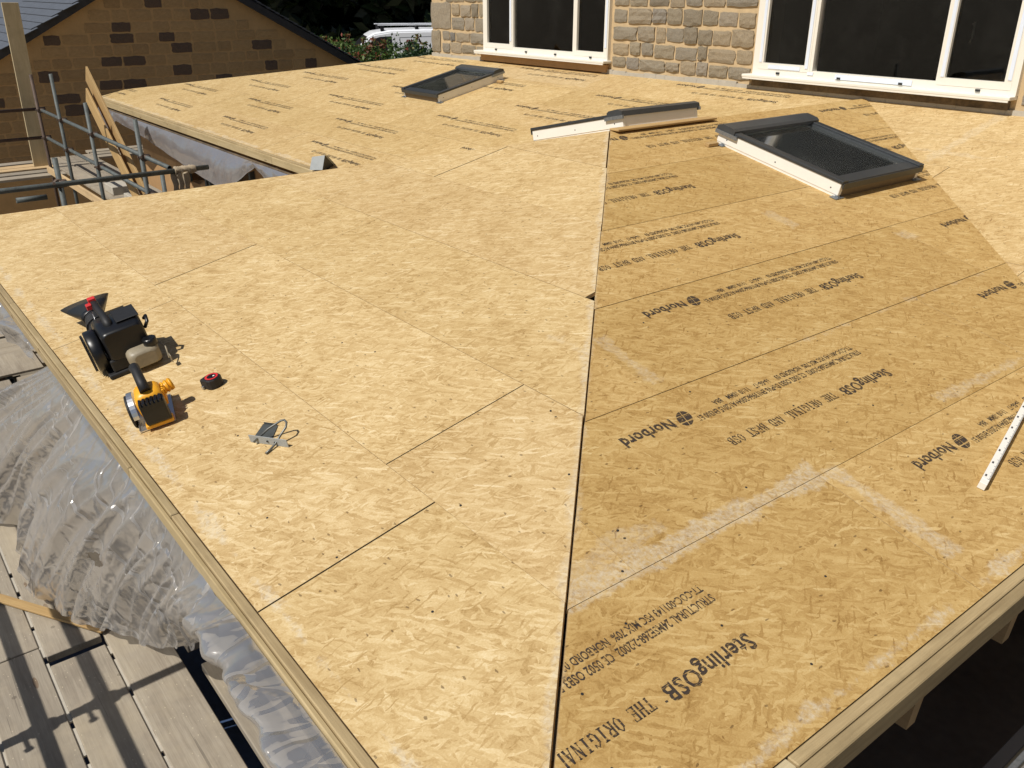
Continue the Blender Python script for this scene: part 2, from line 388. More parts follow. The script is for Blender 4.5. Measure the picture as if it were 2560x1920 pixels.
def plastic_sheet(name='polythene_sheet', base=.50, bumpk=1.1, col=(.55, .535, .52, 1)):
    m = MT(name); tc = m.n('ShaderNodeTexCoord').outputs['Object']
    w = m.noise(tc, 1.6, 3); n = m.noise(m.scaled(tc, (3, 1.6, 1.6)), 2.0, 3, .5)
    cr = m.n('ShaderNodeTexVoronoi', {'Vector': m.n('ShaderNodeVectorMath', {0: m.scaled(tc, (8, 3, 3)), 1: m.n('ShaderNodeTexNoise', {'Vector': tc, 'Scale': 5.}).outputs['Color']}, operation='ADD').outputs[0], 'Scale': 1.2}, feature='DISTANCE_TO_EDGE').outputs['Distance']
    mask = m.math('MULTIPLY', m.math('SUBTRACT', m.noise(tc, 2.6, 2), .50, clamp=True), 6., clamp=True)
    cr2 = m.math('MULTIPLY', m.math('MULTIPLY', m.math('MINIMUM', cr, .12), 13.), m.math('ADD', mask, .15))
    h = m.math('ADD', n, m.math('MULTIPLY', cr2, .5))
    tr = m.n('ShaderNodeBsdfTransparent', {'Color': (.93, .93, .95, 1)}).outputs[0]
    bp = m.n('ShaderNodeBump', {'Height': h, 'Strength': bumpk, 'Distance': .02}).outputs[0]
    bs = m.n('ShaderNodeBump', {'Height': h, 'Strength': bumpk * .45, 'Distance': .02}).outputs[0]
    df = m.n('ShaderNodeBsdfDiffuse', {'Color': col, 'Normal': bs}).outputs[0]
    tl = m.n('ShaderNodeBsdfTranslucent', {'Color': col, 'Normal': bs}).outputs[0]
    gl = m.n('ShaderNodeBsdfGlossy', {'Color': (.85, .83, .80, 1), 'Roughness': .17, 'Normal': bp}).outputs[0]
    body = m.n('ShaderNodeMixShader', {0: .4, 1: df, 2: tl}).outputs[0]
    milky = m.math('ADD', base, m.math('MULTIPLY', w, .36))
    s1 = m.n('ShaderNodeMixShader', {0: milky, 1: tr, 2: body}).outputs[0]
    fr = m.math('ADD', m.n('ShaderNodeFresnel', {'IOR': 1.35, 'Normal': bp}).outputs[0], .01, clamp=True)
    s2 = m.n('ShaderNodeMixShader', {0: m.math('ADD', m.math('MULTIPLY', fr, .42), .045), 1: s1, 2: gl}).outputs[0]
    m.t.links.new(s2, m.t.nodes['Material Output'].inputs[0])
    return m.m
M_poly = plastic_sheet()
M_poly_eave = plastic_sheet('milky_polythene', .68, .25, (.44, .43, .45, 1))

def leaf_mat(name, cols, tl=.35):
    m = MT(name)
    at = m.n('ShaderNodeAttribute', attribute_name='tint').outputs['Fac']
    c = m.ramp(at, cols)
    m.set(Base_Color=c, Roughness=.5)
    t = m.n('ShaderNodeBsdfTranslucent', {'Color': c}).outputs[0]
    s = m.n('ShaderNodeMixShader', {0: tl, 1: m.b.outputs[0], 2: t}).outputs[0]
    m.t.links.new(s, m.t.nodes['Material Output'].inputs[0])
    return m.m
M_leaf = leaf_mat('shrub_leaf', [(0, (.020, .045, .012)), (.4, (.06, .115, .024)), (.75, (.13, .20, .045)), (.87, (.22, .27, .09)), (.93, (.20, .045, .03)), (1, (.26, .07, .04))])
M_leaf_dk = leaf_mat('hedge_leaf', [(0, (.012, .03, .012)), (.6, (.025, .06, .02)), (1, (.05, .10, .035))])
M_leaf_tree = leaf_mat('woodland_leaf', [(0, (.010, .018, .006)), (1, (.03, .05, .014))], .15)

# ---------------------------------------------------------------- roof geometry
TF, TR, TM = 0.2168, 0.2172, 0.22289
YF, XR, YM, YW = 0.6363, -0.7544, 3.7537, 7.0865
XL = -7.665; XRG = -4.2096; ZR = 0.7505; YAP = 4.0973; YV = 7.08
def face_frame(origin, udir, vdir):
    u = V(udir).normalized(); v = V(vdir).normalized(); n = u.cross(v)
    o = V(origin)
    return Matrix(((u.x, v.x, n.x, o.x), (u.y, v.y, n.y, o.y), (u.z, v.z, n.z, o.z), (0, 0, 0, 1)))
FR = {'F': face_frame((0, YF, 0), (1, 0, 0), (0, 1, TF)),
      'R': face_frame((XR, 0, 0), (0, 1, 0), (-1, 0, TR)),
      'B': face_frame((XL, 0, 0), (0, -1, 0), (1, 0, TR)),
      'M': face_frame((0, YM, 0), (1, 0, 0), (0, 1, TM))}
def uvof(face, p):
    q = FR[face].inverted() @ V(p); return (q.x, q.y)
AP = (XRG, YAP, ZR); VL = (XRG, YV, ZR)
POLY = {'F': [uvof('F', (XL, YF, 0)), uvof('F', (XR, YF, 0)), uvof('F', AP)],
        'R': [uvof('R', (XR, YF, 0)), uvof('R', (XR, YM, 0)), uvof('R', VL), uvof('R', AP)],
        'B': [uvof('B', (XL, YM, 0)), uvof('B', (XL, YF, 0)), uvof('B', AP), uvof('B', VL)],
        'M': [uvof('M', q) for q in ((-15.64, YM, 0), (XL, YM, 0), (XRG, YW, .7427), (-10.93, YW, .7427), (-15.57, 4.17, .0928))],
        'N': [uvof('M', q) for q in ((XR, YM, 0), (4.0, YM, 0), (4.0, YW, .7427), (XRG, YW, .7427))]}
FR['N'] = FR['M']
def area(P):
    return sum(P[i][0] * P[(i + 1) % len(P)][1] - P[(i + 1) % len(P)][0] * P[i][1] for i in range(len(P))) / 2
for k in POLY:
    if area(POLY[k]) < 0: POLY[k].reverse()
def clip(P, C, inset=0):
    out = list(P)
    ins = inset if isinstance(inset, (list, tuple)) else [inset] * len(C)
    for i in range(len(C)):
        (ax, ay), (bx, by) = C[i], C[(i + 1) % len(C)]
        L = hypot(bx - ax, by - ay); nx, ny = -(by - ay) / L, (bx - ax) / L
        d = lambda p: (p[0] - ax) * nx + (p[1] - ay) * ny - ins[i]
        res = []
        for j in range(len(out)):
            p, q = out[j], out[(j + 1) % len(out)]
            dp, dq = d(p), d(q)
            if dp >= 0: res.append(p)
            if (dp > 0) != (dq > 0) and abs(dp - dq) > 1e-9:
                t = dp / (dp - dq); res.append((p[0] + t * (q[0] - p[0]), p[1] + t * (q[1] - p[1])))
        out = res
        if len(out) < 3: return []
    return out
TH = 0.018
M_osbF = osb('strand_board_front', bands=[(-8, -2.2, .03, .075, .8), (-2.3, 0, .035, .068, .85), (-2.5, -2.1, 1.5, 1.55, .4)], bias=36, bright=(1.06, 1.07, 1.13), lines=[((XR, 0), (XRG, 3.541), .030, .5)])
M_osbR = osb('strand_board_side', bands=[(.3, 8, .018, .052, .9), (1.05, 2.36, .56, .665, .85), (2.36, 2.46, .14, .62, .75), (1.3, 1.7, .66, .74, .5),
                                     (2.9, 4.6, 1.175, 1.2, .5), (4.02, 4.12, 1.98, 2.2, .5), (4.55, 4.7, 1.6, 1.72, .6), (2.2, 2.28, 1.25, 1.6, .5), (3.2, 5.0, .61, .66, .6)], bias=-28, bright=(.93, .86, .72), lines=[((YF, 0), (YAP, 3.541), .02, .4)])  # darker golden tint paints shade into the slope away from the sun
M_osbM = osb('strand_board_back', bias=40, bands=[(-15.6, -7.6, .0, .06, .8), (-9.2, -7.2, 2.9, 3.3, .25)], bright=(1.01, 1.01, 1.03))
M_osbN = osb('strand_board_right', bias=40, bands=[(-3.1, -3.0, 2.3, 3.4, .5), (-3.6, -2.6, 2.5, 2.55, .45)], bright=(1.05, 1.05, 1.10))
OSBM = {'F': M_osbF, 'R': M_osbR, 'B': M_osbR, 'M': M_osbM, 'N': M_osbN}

roof = thing('timber_roof', 'unfinished hipped roof deck of bare strand boards in front of the stone house', 'roof', (-4.2, 4.1, -.1))
def slab(face, P, parent, dz=0.0):
    cx = sum(p[0] for p in P) / len(P); cy = sum(p[1] for p in P) / len(P)
    bm = bmesh.new(); uvl = bm.loops.layers.uv.new('UVMap')
    top = [bm.verts.new((p[0] - cx, p[1] - cy, dz)) for p in P]
    bot = [bm.verts.new((p[0] - cx, p[1] - cy, dz - TH)) for p in P]
    n = len(P); bm.faces.new(top); bm.faces.new(bot[::-1])
    for i in range(n):
        bm.faces.new((top[i], bot[i], bot[(i + 1) % n], top[(i + 1) % n])).material_index = 1
    for f in bm.faces:
        for l in f.loops: l[uvl].uv = (l.vert.co.x + cx, l.vert.co.y + cy)
    M = FR[face] @ Matrix.Translation((cx, cy, 0))
    return obj('osb_board', bm, parent=parent, M=M, mats=[OSBM[face], M_edge])

# ---- printed stamp (text frame: x along the text, y up the letters)
def text_mesh(body, width, height, bold=0.0, spacing=1.0):
    cu = bpy.data.curves.new('t', 'FONT'); cu.body = body; cu.resolution_u = 2; cu.offset = bold; cu.space_character = spacing
    o = bpy.data.objects.new('t', cu); COL.objects.link(o)
    bpy.context.view_layer.update()
    me = bpy.data.meshes.new_from_object(o.evaluated_get(bpy.context.evaluated_depsgraph_get()))
    bpy.data.objects.remove(o); bpy.data.curves.remove(cu)
    xs = [v.co.x for v in me.vertices]; ys = [v.co.y for v in me.vertices]
    x0, x1 = min(xs), max(xs)
    for v in me.vertices:
        v.co.x = (v.co.x - x0) / (x1 - x0) * width; v.co.y = v.co.y / .70 * height; v.co.z = 0
    return me
def serif_text(bm, body, x0, y0, width, h):
    """slab-serif capitals drawn with thick and thin strokes"""
    G = {'T': [((.5, 0), (.5, 1), 1), ((0, .96), (1, .96), 0), ((.03, .8), (.03, 1), 0), ((.97, .8), (.97, 1), 0), ((.3, .03), (.7, .03), 0)],
         'H': [((.18, 0), (.18, 1), 1), ((.82, 0), (.82, 1), 1), ((.2, .5), (.8, .5), 0), ((0, .03), (.36, .03), 0), ((.64, .03), (1, .03), 0), ((0, .97), (.36, .97), 0), ((.64, .97), (1, .97), 0)],
         'E': [((.2, 0), (.2, 1), 1), ((0, .03), (.95, .03), 0), ((0, .97), (.92, .97), 0), ((.2, .5), (.7, .5), 0), ((.93, 0), (.93, .25), 0), ((.9, .78), (.9, 1), 0), ((.7, .4), (.7, .62), 0)],
         'I': [((.5, 0), (.5, 1), 1), ((.2, .03), (.8, .03), 0), ((.2, .97), (.8, .97), 0)],
         'L': [((.22, 0), (.22, 1), 1), ((0, .03), (.95, .03), 0), ((0, .97), (.45, .97), 0), ((.93, 0), (.93, .3), 0)],
         'N': [((.15, 0), (.15, 1), 0), ((.15, 1), (.82, 0), 1), ((.82, 0), (.82, 1), 0), ((0, .03), (.32, .03), 0), ((0, .97), (.25, .97), 0), ((.66, .97), (1, .97), 0)],
         'A': [((.12, 0), (.5, 1), 0), ((.5, 1), (.86, 0), 1), ((.27, .34), (.7, .34), 0), ((0, .03), (.28, .03), 0), ((.66, .03), (1, .03), 0)],
         'R': [((.18, 0), (.18, 1), 1), ((.18, .97), (.65, .97), 0), ((.65, .97), (.82, .86), 1), ((.82, .86), (.82, .62), 1), ((.82, .62), (.62, .5), 0), ((.62, .5), (.2, .5), 0), ((.5, .5), (.9, .02), 1), ((0, .03), (.36, .03), 0)],
         'B': [((.18, 0), (.18, 1), 1), ((0, .97), (.65, .97), 0), ((.65, .97), (.8, .85), 1), ((.8, .85), (.78, .62), 1), ((.78, .62), (.2, .52), 0), ((.6, .52), (.88, .4), 1), ((.88, .4), (.86, .14), 1), ((.86, .14), (.65, .03), 0), ((0, .03), (.67, .03), 0)],
         'D': [((.18, 0), (.18, 1), 1), ((0, .97), (.55, .97), 0), ((.55, .97), (.85, .75), 1), ((.85, .75), (.85, .25), 1), ((.85, .25), (.55, .03), 1), ((0, .03), (.55, .03), 0)],
         'O': [((.5, 1), (.16, .75), 0), ((.14, .78), (.14, .22), 1), ((.16, .25), (.5, 0), 0), ((.5, 0), (.84, .25), 0), ((.86, .22), (.86, .78), 1), ((.84, .75), (.5, 1), 0)],
         'G': [((.5, 1), (.16, .75), 0), ((.14, .78), (.14, .22), 1), ((.16, .25), (.5, 0), 0), ((.5, 0), (.84, .2), 0), ((.84, 0), (.84, .45), 1), ((.62, .45), (1, .45), 0), ((.84, .75), (.5, 1), 0), ((.86, .7), (.86, 1), 0)],
         'S': [((.85, .8), (.5, 1), 0), ((.5, .98), (.18, .8), 1), ((.18, .8), (.25, .58), 1), ((.25, .58), (.75, .42), 1), ((.75, .42), (.84, .2), 1), ((.84, .2), (.5, 0), 1), ((.5, 0), (.14, .22), 0), ((.12, 0), (.12, .3), 0), ((.87, .72), (.87, 1), 0)]}
    n = len(body); cw = width / n
    for i, ch in enumerate(body):
        if ch not in G: continue
        for (ax, ay), (bx, by), thick in G[ch]:
            A = V((x0 + (i + ax * .84) * cw, y0 + ay * h, 0)); B = V((x0 + (i + bx * .84) * cw, y0 + by * h, 0))
            d = (B - A); L = d.length
            if L < 1e-6: continue
            w = (.0052 if thick else .0026) * h / .035; s = V((-d.y, d.x, 0)).normalized() * w / 2
            bm.faces.new([bm.verts.new(q) for q in (A - s, B - s, B + s, A + s)])
def build_stamp():
    bm = bmesh.new()
    def put(me, x, y):
        n0 = len(bm.verts); bm.from_mesh(me); bm.verts.ensure_lookup_table()
        for v in bm.verts[n0:]: v.co.x += x; v.co.y += y
        bpy.data.meshes.remove(me)
    # rows measured from the board's lower edge; y is minus the distance up the slope
    put(text_mesh('SterlingOSB', .322, .050, .022, 1.05), 0, -.292)
    bm.faces.new([bm.verts.new(q) for q in ((.330, -.258, 0), (.338, -.258, 0), (.338, -.252, 0), (.330, -.252, 0))])
    serif_text(bm, 'THE ORIGINAL AND BEST OSB', .366, -.292, .625, .039)
    put(text_mesh('STRUCTURAL 2?MSE268-2:2002  CE 0502 OSB3 DoPV6 EN13986:2004+A1:2015 EN300 E1'.replace('?', '4'), 1.0, .027, .016, 1.0), -.02, -.434)
    put(text_mesh('TT-COC-001143 FSC MIX 70%  NORBORD 03     16-06-17    11:10 18MM    BBA', .875, .025, .016, 1.0), -.015, -.474)
    put(text_mesh('Norbord', .245, .050, .030, 1.04), 1.088, -.470)
    # globe with meridian gaps
    cx, cy, r = 1.030, -.447, .037
    for k in range(24):
        t0 = -pi / 2 + pi * k / 24; t1 = -pi / 2 + pi * (k + .999) / 24
        if k in (8, 15): continue
        y0, y1 = r * sin(t0), r * sin(t1)
        for sgn in (-1, 1):
            a0, a1 = r * cos(t0), r * cos(t1)
            g = .0016 + .0 * k
            bm.faces.new([bm.verts.new((cx + sgn * q[0] + .3 * q[1], cy + q[1], 0)) for q in ((g, y0), (max(a0 * .93, g), y0), (max(a1 * .93, g), y1), (g, y1))])
    bmesh.ops.recalc_face_normals(bm, faces=bm.faces)
    for f in bm.faces:
        if f.normal.z < 0: f.normal_flip()
    me = bpy.data.meshes.new('print'); bm.to_mesh(me); bm.free(); me.materials.append(M_ink)
    return me
STAMP = build_stamp()
def stamp_on(face, uS, v0, board, P):
    """stamp whose text starts at u=uS and runs towards -u, letters pointing down the slope, trimmed to the board outline P"""
    M = FR[face] @ Matrix.Translation((uS, v0, .0012)) @ Matrix.Rotation(pi, 4, 'Z')
    inv = (Matrix.Translation((uS, v0, 0)) @ Matrix.Rotation(pi, 4, 'Z')).inverted()
    Q = [inv @ V((p[0], p[1], 0)) for p in P]
    x0, x1, y0, y1 = -.03, 1.35, -.50, -.235
    inside = lambda x, y: all(((Q[(i + 1) % len(Q)].x - Q[i].x) * (y - Q[i].y) - (Q[(i + 1) % len(Q)].y - Q[i].y) * (x - Q[i].x)) >= -1e-4 for i in range(len(Q)))
    corners = [inside(x, y) for x in (x0, x1) for y in (y0, y1)]
    if all(corners):
        return obj('print', STAMP, parent=board, M=M)
    bm = bmesh.new(); bm.from_mesh(STAMP)
    for i in range(len(Q)):
        A, B = Q[i], Q[(i + 1) % len(Q)]; d = B - A; nrm = V((-d.y, d.x, 0)).normalized()
        bmesh.ops.bisect_plane(bm, geom=bm.verts[:] + bm.edges[:] + bm.faces[:], plane_co=A + nrm * .002, plane_no=nrm, clear_inner=True)
    if len(bm.faces) < 5: bm.free(); return None
    me = bpy.data.meshes.new('print'); bm.to_mesh(me); bm.free(); me.materials.append(M_ink)
    return obj('print', me, parent=board, M=M)

def lay(face, rows, joints, period, stamps=None, gap_s=.0012, gap_r=.0012, insets=None):
    """rows: list of v boundaries; joints[k]: a joint position in row k; stamps[k]: u of the stamp start offset from each joint"""
    us = [p[0] for p in POLY[face]]; u0, u1 = min(us), max(us)
    rnd = random.Random(hash(face) % 1000 if False else sum(map(ord, face)))
    for k in range(len(rows) - 1):
        j = joints[k]; n0 = math.floor((u0 - j) / period) - 1
        u = j + n0 * period
        while u < u1:
            gs = gap_s * rnd.choice((.6, .8, 1.3, 2.0)); gr = gap_r * rnd.choice((.6, 1, 1.5))
            rect = [(u + gs, rows[k] + gr), (u + period - gs, rows[k] + gr), (u + period - gs, rows[k + 1] - gr), (u + gs, rows[k + 1] - gr)]
            ins = [(x() if callable(x) else x) for x in (insets or [0] * len(POLY[face]))]
            P = clip(rect, POLY[face], ins)
            if len(P) >= 3 and abs(area(P)) > .004:
                b = slab(face, P, roof, dz=rnd.uniform(-.0012, .0003))
                if stamps is not None:
                    stamp_on(face, u + stamps, rows[k], b, P)
            u += period
rr = random.Random(5)
hipF = lambda: rr.uniform(-.012, -.002)
# find which polygon edges lie on the near hip, so the front boards overshoot and the side boards stop short
def insets_for(face, A, B, val, other=0.0):
    P = POLY[face]; res = []
    a_, b_ = uvof(face, A), uvof(face, B)
    for i in range(len(P)):
        p, q = P[i], P[(i + 1) % len(P)]
        hit = (hypot(p[0] - a_[0], p[1] - a_[1]) < .01 and hypot(q[0] - b_[0], q[1] - b_[1]) < .01) or (hypot(p[0] - b_[0], p[1] - b_[1]) < .01 and hypot(q[0] - a_[0], q[1] - a_[1]) < .01)
        res.append(val if hit else other)
    return res
CR = (XR, YF, 0)
lay('F', [0, .616, 1.227, 1.835, 2.43, 3.03, 3.6], [-1.98, -2.28, -1.91, -2.6, -2.2, -3.0], 2.455,
    gap_s=.0022, gap_r=.0009, insets=insets_for('F', CR, AP, lambda: rr.uniform(-.004, .006)))
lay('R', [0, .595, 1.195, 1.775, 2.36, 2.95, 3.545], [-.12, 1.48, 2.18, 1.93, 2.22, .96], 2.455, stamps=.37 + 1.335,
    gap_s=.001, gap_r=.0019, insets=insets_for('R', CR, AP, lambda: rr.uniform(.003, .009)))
lay('M', [0, .60, 1.165, 1.73, 2.29, 2.84, 3.42], [-9.27, -9.81, -8.52, -7.86, -7.22, -6.62], 2.52, stamps=.38 + 1.36)
lay('N', [0, .60, 1.165, 1.73, 2.29, 2.84, 3.42], [-1.27, -1.81, -.52, -2.86, -1.22, -2.62], 2.52)
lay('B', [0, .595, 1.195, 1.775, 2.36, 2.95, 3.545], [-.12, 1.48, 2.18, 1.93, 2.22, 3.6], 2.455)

# eaves: tilting fillet, fascia, rafter ends
def seg_beams(name, pts, w, h, mat, parent, lens, gap=.003, upv=(0, 0, 1), label=None):
    A, B = V(pts[0]), V(pts[1]); L = (B - A).length; d = (B - A).normalized(); s = 0; i = 0
    while s < L - .05:
        e_ = min(L, s + lens[i % len(lens)])
        o = beam(name, A + d * (s + gap), A + d * (e_ - gap), w, h, mat[i % len(mat)] if isinstance(mat, list) else mat, parent, .003, upv)
        if label: o['label'] = label
        s = e_; i += 1
FX0, FX1 = XL + .02, XR + .0
seg_beams('fillet_batten', ((XR + .03, YF - .0155, -.013), (FX0, YF - .0155, -.013)), .028, .028, [M_timber, M_timber_mid], roof, [1.9, 2.7, 2.4])
seg_beams('fascia_board', ((XR + .05, YF - .038, -.033), (FX0, YF - .038, -.033)), .015, .050, [M_timber_mid, M_timber, M_timber_mid], roof, [2.35, 3.1, 2.4])
seg_beams('fillet_batten', ((XR + .0162, YF - .03, -.016), (XR + .0162, YM, -.016)), .032, .030, [M_timber_pale, M_timber, M_timber], roof, [.78, 2.7])
seg_beams('fascia_board', ((XR + .0505, YF - .03, -.040), (XR + .0505, YM, -.040)), .034, .072, [M_timber], roof, [3.9])
seg_beams('fillet_batten', ((-15.62, YM - .020, -.014), (XL + .3, YM - .020, -.014)), .038, .030, [M_timber], roof, [3.3, 2.5, 2.2])
seg_beams('fascia_board', ((-15.62, YM - .052, -.060), (XL + .3, YM - .052, -.046)), .022, .075, [M_timber_mid], roof, [4.2, 2.6])
seg_beams('soffit_batten', ((-15.5, YM - .03, -.15), (XL + .3, YM - .03, -.15)), .05, .05, [M_oldwood], roof, [4.2, 2.6])
seg_beams('ridge_batten', ((XRG + .035, YAP + .0, ZR + .008), (XRG + .035, YAP + .98, ZR + .006)), .085, .014, [M_osb_strip], roof, [3])
for y in (1.05, 1.68, 2.30, 2.93, 3.5):     # rafters under the side slope
    run = min(XR - .06 - XRG - .05, max(.25, y - YF - .30))
    beam('rafter', (XR - .06, y, -.155), (XR - .06 - run, y, -.155 + run * TR), .047, .18, M_joist, roof, .003)
    # deep cut tail hanging below the fascia
    bm = bmesh.new(); P_ = [(XR - .04, -.08), (XR - .07, -.50), (XR - .11, -.50), (XR - .75, -.36), (XR - .75, -.06)]
    loft(bm, [[V((a_, y - .10, b_)) for a_, b_ in P_], [V((a_, y - .05, b_)) for a_, b_ in P_]], smooth=False)
    obj('rafter_tail', bm, M_joist, roof)
for x in (-7.0, -6.4, -5.8, -5.2, -4.6, -4.0, -3.4, -2.8, -2.2, -1.6, -1.1):
    top = min(abs(x - XL), abs(x - XR)) * .9
    top = max(.15, min(top, 3.2) - .35)
    beam('rafter', (x, YF + .02, -.14), (x, YF + .02 + top, -.14 + top * TF), .047, .16, M_joist, roof, .003)
for i in range(14):
    x = -15.3 + i * .55
    if x < XL - .2: beam('rafter', (x, YM + .0, -.26), (x, YM + .5, -.15), .04, .16, M_osb_strip, roof, .003)
# screw heads in the boards
bm = bmesh.new()
for face, pts in {'F': [(-2.0, .27), (-1.6, .35), (-1.45, .9), (-2.75, .42), (-3.0, 1.0), (-3.2, .95), (-1.9, .66), (-2.35, .2), (-1.75, .98), (-2.9, .33)],
                  'R': [(1.09, .38), (1.33, .48), (1.02, .2), (1.96, .30), (1.66, .13), (2.06, .68), (1.45, .62), (1.55, .34), (2.3, 1.15), (1.75, 1.3), (2.6, .9), (2.9, .75), (2.5, 1.6)]}.items():
    for (u, v) in pts:
        C_ = FR[face] @ V((u, v, 0)); nn = FR[face].to_3x3() @ V((0, 0, 1))
        add_cyl(bm, C_ - nn * .002, C_ + nn * .0012, .0038, 8)
tag(obj('screw_heads', bm, M_clip, roof), kind='stuff')

# ---------------------------------------------------------------- stone house
house = thing('stone_house', 'gritstone house wall with two cream framed windows above the timber roof', 'house', (-6, YW, -2.6))
W1 = (-9.62, -7.325, .865, 2.25); W2 = (-5.375, -2.99, .865, 2.25)
bm = bmesh.new(); T = .34; X0, X1 = -10.86, 4.0
for (x0, x1, z0, z1) in ((X0, W1[0], -2.6, 5), (W1[1], W2[0], -2.6, 5), (W2[1], X1, -2.6, 5), (W1[0], W1[1], -2.6, W1[2]), (W2[0], W2[1], -2.6, W2[2]), (W1[0], W1[1], W1[3], 5), (W2[0], W2[1], W2[3], 5)):
    add_box(bm, (x0, YW, z0), (x1, YW + T, z1))
add_box(bm, (X0, YW + T, -2.6), (X0 + T, YW + 7, 5)); add_box(bm, (X1 - T, YW + T, -2.6), (X1, YW + 7, 5)); add_box(bm, (X0 + T, YW + 7 - T, -2.6), (X1 - T, YW + 7, 5))
obj('wall', bm, M_mortar, house)
bm = bmesh.new()
add_box(bm, (X0 - .15, YW - .2, 5), (X1 + .15, YW + 7.2, 5.12))
obj('roof', bm, M_slate, house)
bm = bmesh.new()
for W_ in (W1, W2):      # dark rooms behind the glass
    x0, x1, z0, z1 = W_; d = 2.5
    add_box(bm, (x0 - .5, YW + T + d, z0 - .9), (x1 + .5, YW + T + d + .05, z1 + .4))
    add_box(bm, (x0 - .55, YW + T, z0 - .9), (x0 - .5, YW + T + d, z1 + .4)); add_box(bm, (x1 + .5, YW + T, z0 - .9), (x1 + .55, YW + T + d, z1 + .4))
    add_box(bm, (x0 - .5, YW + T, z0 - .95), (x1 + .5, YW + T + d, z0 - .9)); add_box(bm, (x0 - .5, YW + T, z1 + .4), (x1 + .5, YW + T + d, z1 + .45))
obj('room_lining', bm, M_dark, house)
# stones
def stone_mesh(seed):
    r = random.Random(seed); bm = bmesh.new(); nx, nz = 6, 5; rows = []
    for j in range(nz):
        row = []
        for i in range(nx):
            u = i / (nx - 1) - .5; w = j / (nz - 1) - .5
            e_ = i in (0, nx - 1) or j in (0, nz - 1); c_ = i in (0, nx - 1) and j in (0, nz - 1)
            du = r.uniform(-.028, .028); dw = r.uniform(-.04, .04)
            if c_: u *= r.uniform(.93, 1.0); w *= r.uniform(.90, 1.0)
            row.append(bm.verts.new((u * .97 + du, -(r.uniform(.35, .65) if e_ else r.uniform(.60, 1.0)), w * .96 + dw)))
        rows.append(row)
    for j in range(nz - 1):
        for i in range(nx - 1):
            bm.faces.new((rows[j][i], rows[j][i + 1], rows[j + 1][i + 1], rows[j + 1][i])).smooth = False
    ring = rows[0] + [rows[j][-1] for j in range(1, nz)] + rows[-1][::-1][1:] + [rows[j][0] for j in range(nz - 2, 0, -1)]
    back = [bm.verts.new((v.co.x * 1.02, .9, v.co.z * 1.02)) for v in ring]
    for i in range(len(ring)):
        k = (i + 1) % len(ring); bm.faces.new((ring[k], ring[i], back[i], back[k]))
    bmesh.ops.recalc_face_normals(bm, faces=bm.faces)
    me = bpy.data.meshes.new('stone'); bm.to_mesh(me); bm.free(); me.materials.append(M_stone); return me
SM = [stone_mesh(s) for s in range(12)]
def put_stone(x0, x1, z0, z1, parent, meshes=SM, depth=.024, frame=None, r=random):
    o = bpy.data.objects.new('stone', r.choice(meshes))
    M = Matrix.Translation(((x0 + x1) / 2, YW, (z0 + z1) / 2)) @ Matrix.Diagonal((x1 - x0, depth * r.uniform(.6, 1.25), z1 - z0, 1))
    place(o, (frame @ M) if frame else M, parent)
    return o
rs = random.Random(11)
rows_z = [(.805, .925), (.945, 1.072), (1.092, 1.242), (1.262, 1.41), (1.432, 1.58), (1.6, 1.74), (1.76, 1.92), (1.94, 2.10), (2.12, 2.28)]
def fill(xa, xb, rows, skip=None):
    for (z0, z1) in rows:
        x = xa
        while x < xb - .06:
            w = rs.choice((rs.uniform(.13, .22), rs.uniform(.22, .40), rs.uniform(.18, .30))); w = min(w, xb - x)
            if xb - (x + w) < .12: w = xb - x
            h0 = z0 + rs.uniform(-.008, .012); h1 = z1 - rs.uniform(-.008, .018)
            g_ = rs.uniform(.003, .010); put_stone(x + g_, x + w - g_, h0, h1, house, r=rs)
            x += w
put_stone(-10.88, -10.66, .80, 1.075, house, r=rs); put_stone(-10.885, -10.40, 1.095, 1.43, house, r=rs)
put_stone(-10.88, -10.55, 1.45, 1.9, house, r=rs); put_stone(-10.88, -10.35, 1.92, 2.28, house, r=rs)
fill(-10.62, W1[0] - .02, rows_z[:2]); fill(-10.38, W1[0] - .02, rows_z[2:4]); fill(-10.52, W1[0] - .02, rows_z[4:7]); fill(-10.33, W1[0] - .02, rows_z[7:])
fill(W1[1] + .03, W2[0] - .04, rows_z); fill(W2[1] + .03, W2[1] + 2.6, rows_z)
# cement skirting against the wall foot
bm = bmesh.new()
x = X0
while x < 1.0:
    w = rs.uniform(.12, .3); x1 = x + w
    if not (W1[0] - .06 < (x + x1) / 2 < W1[1] - .02):
        obj('cement_skirting', boxbm((x, YW - .028, .70), (x1 - .002, YW - .001, .765 + rs.uniform(0, .022))), M_cement, house)
    x = x1
bm.free()

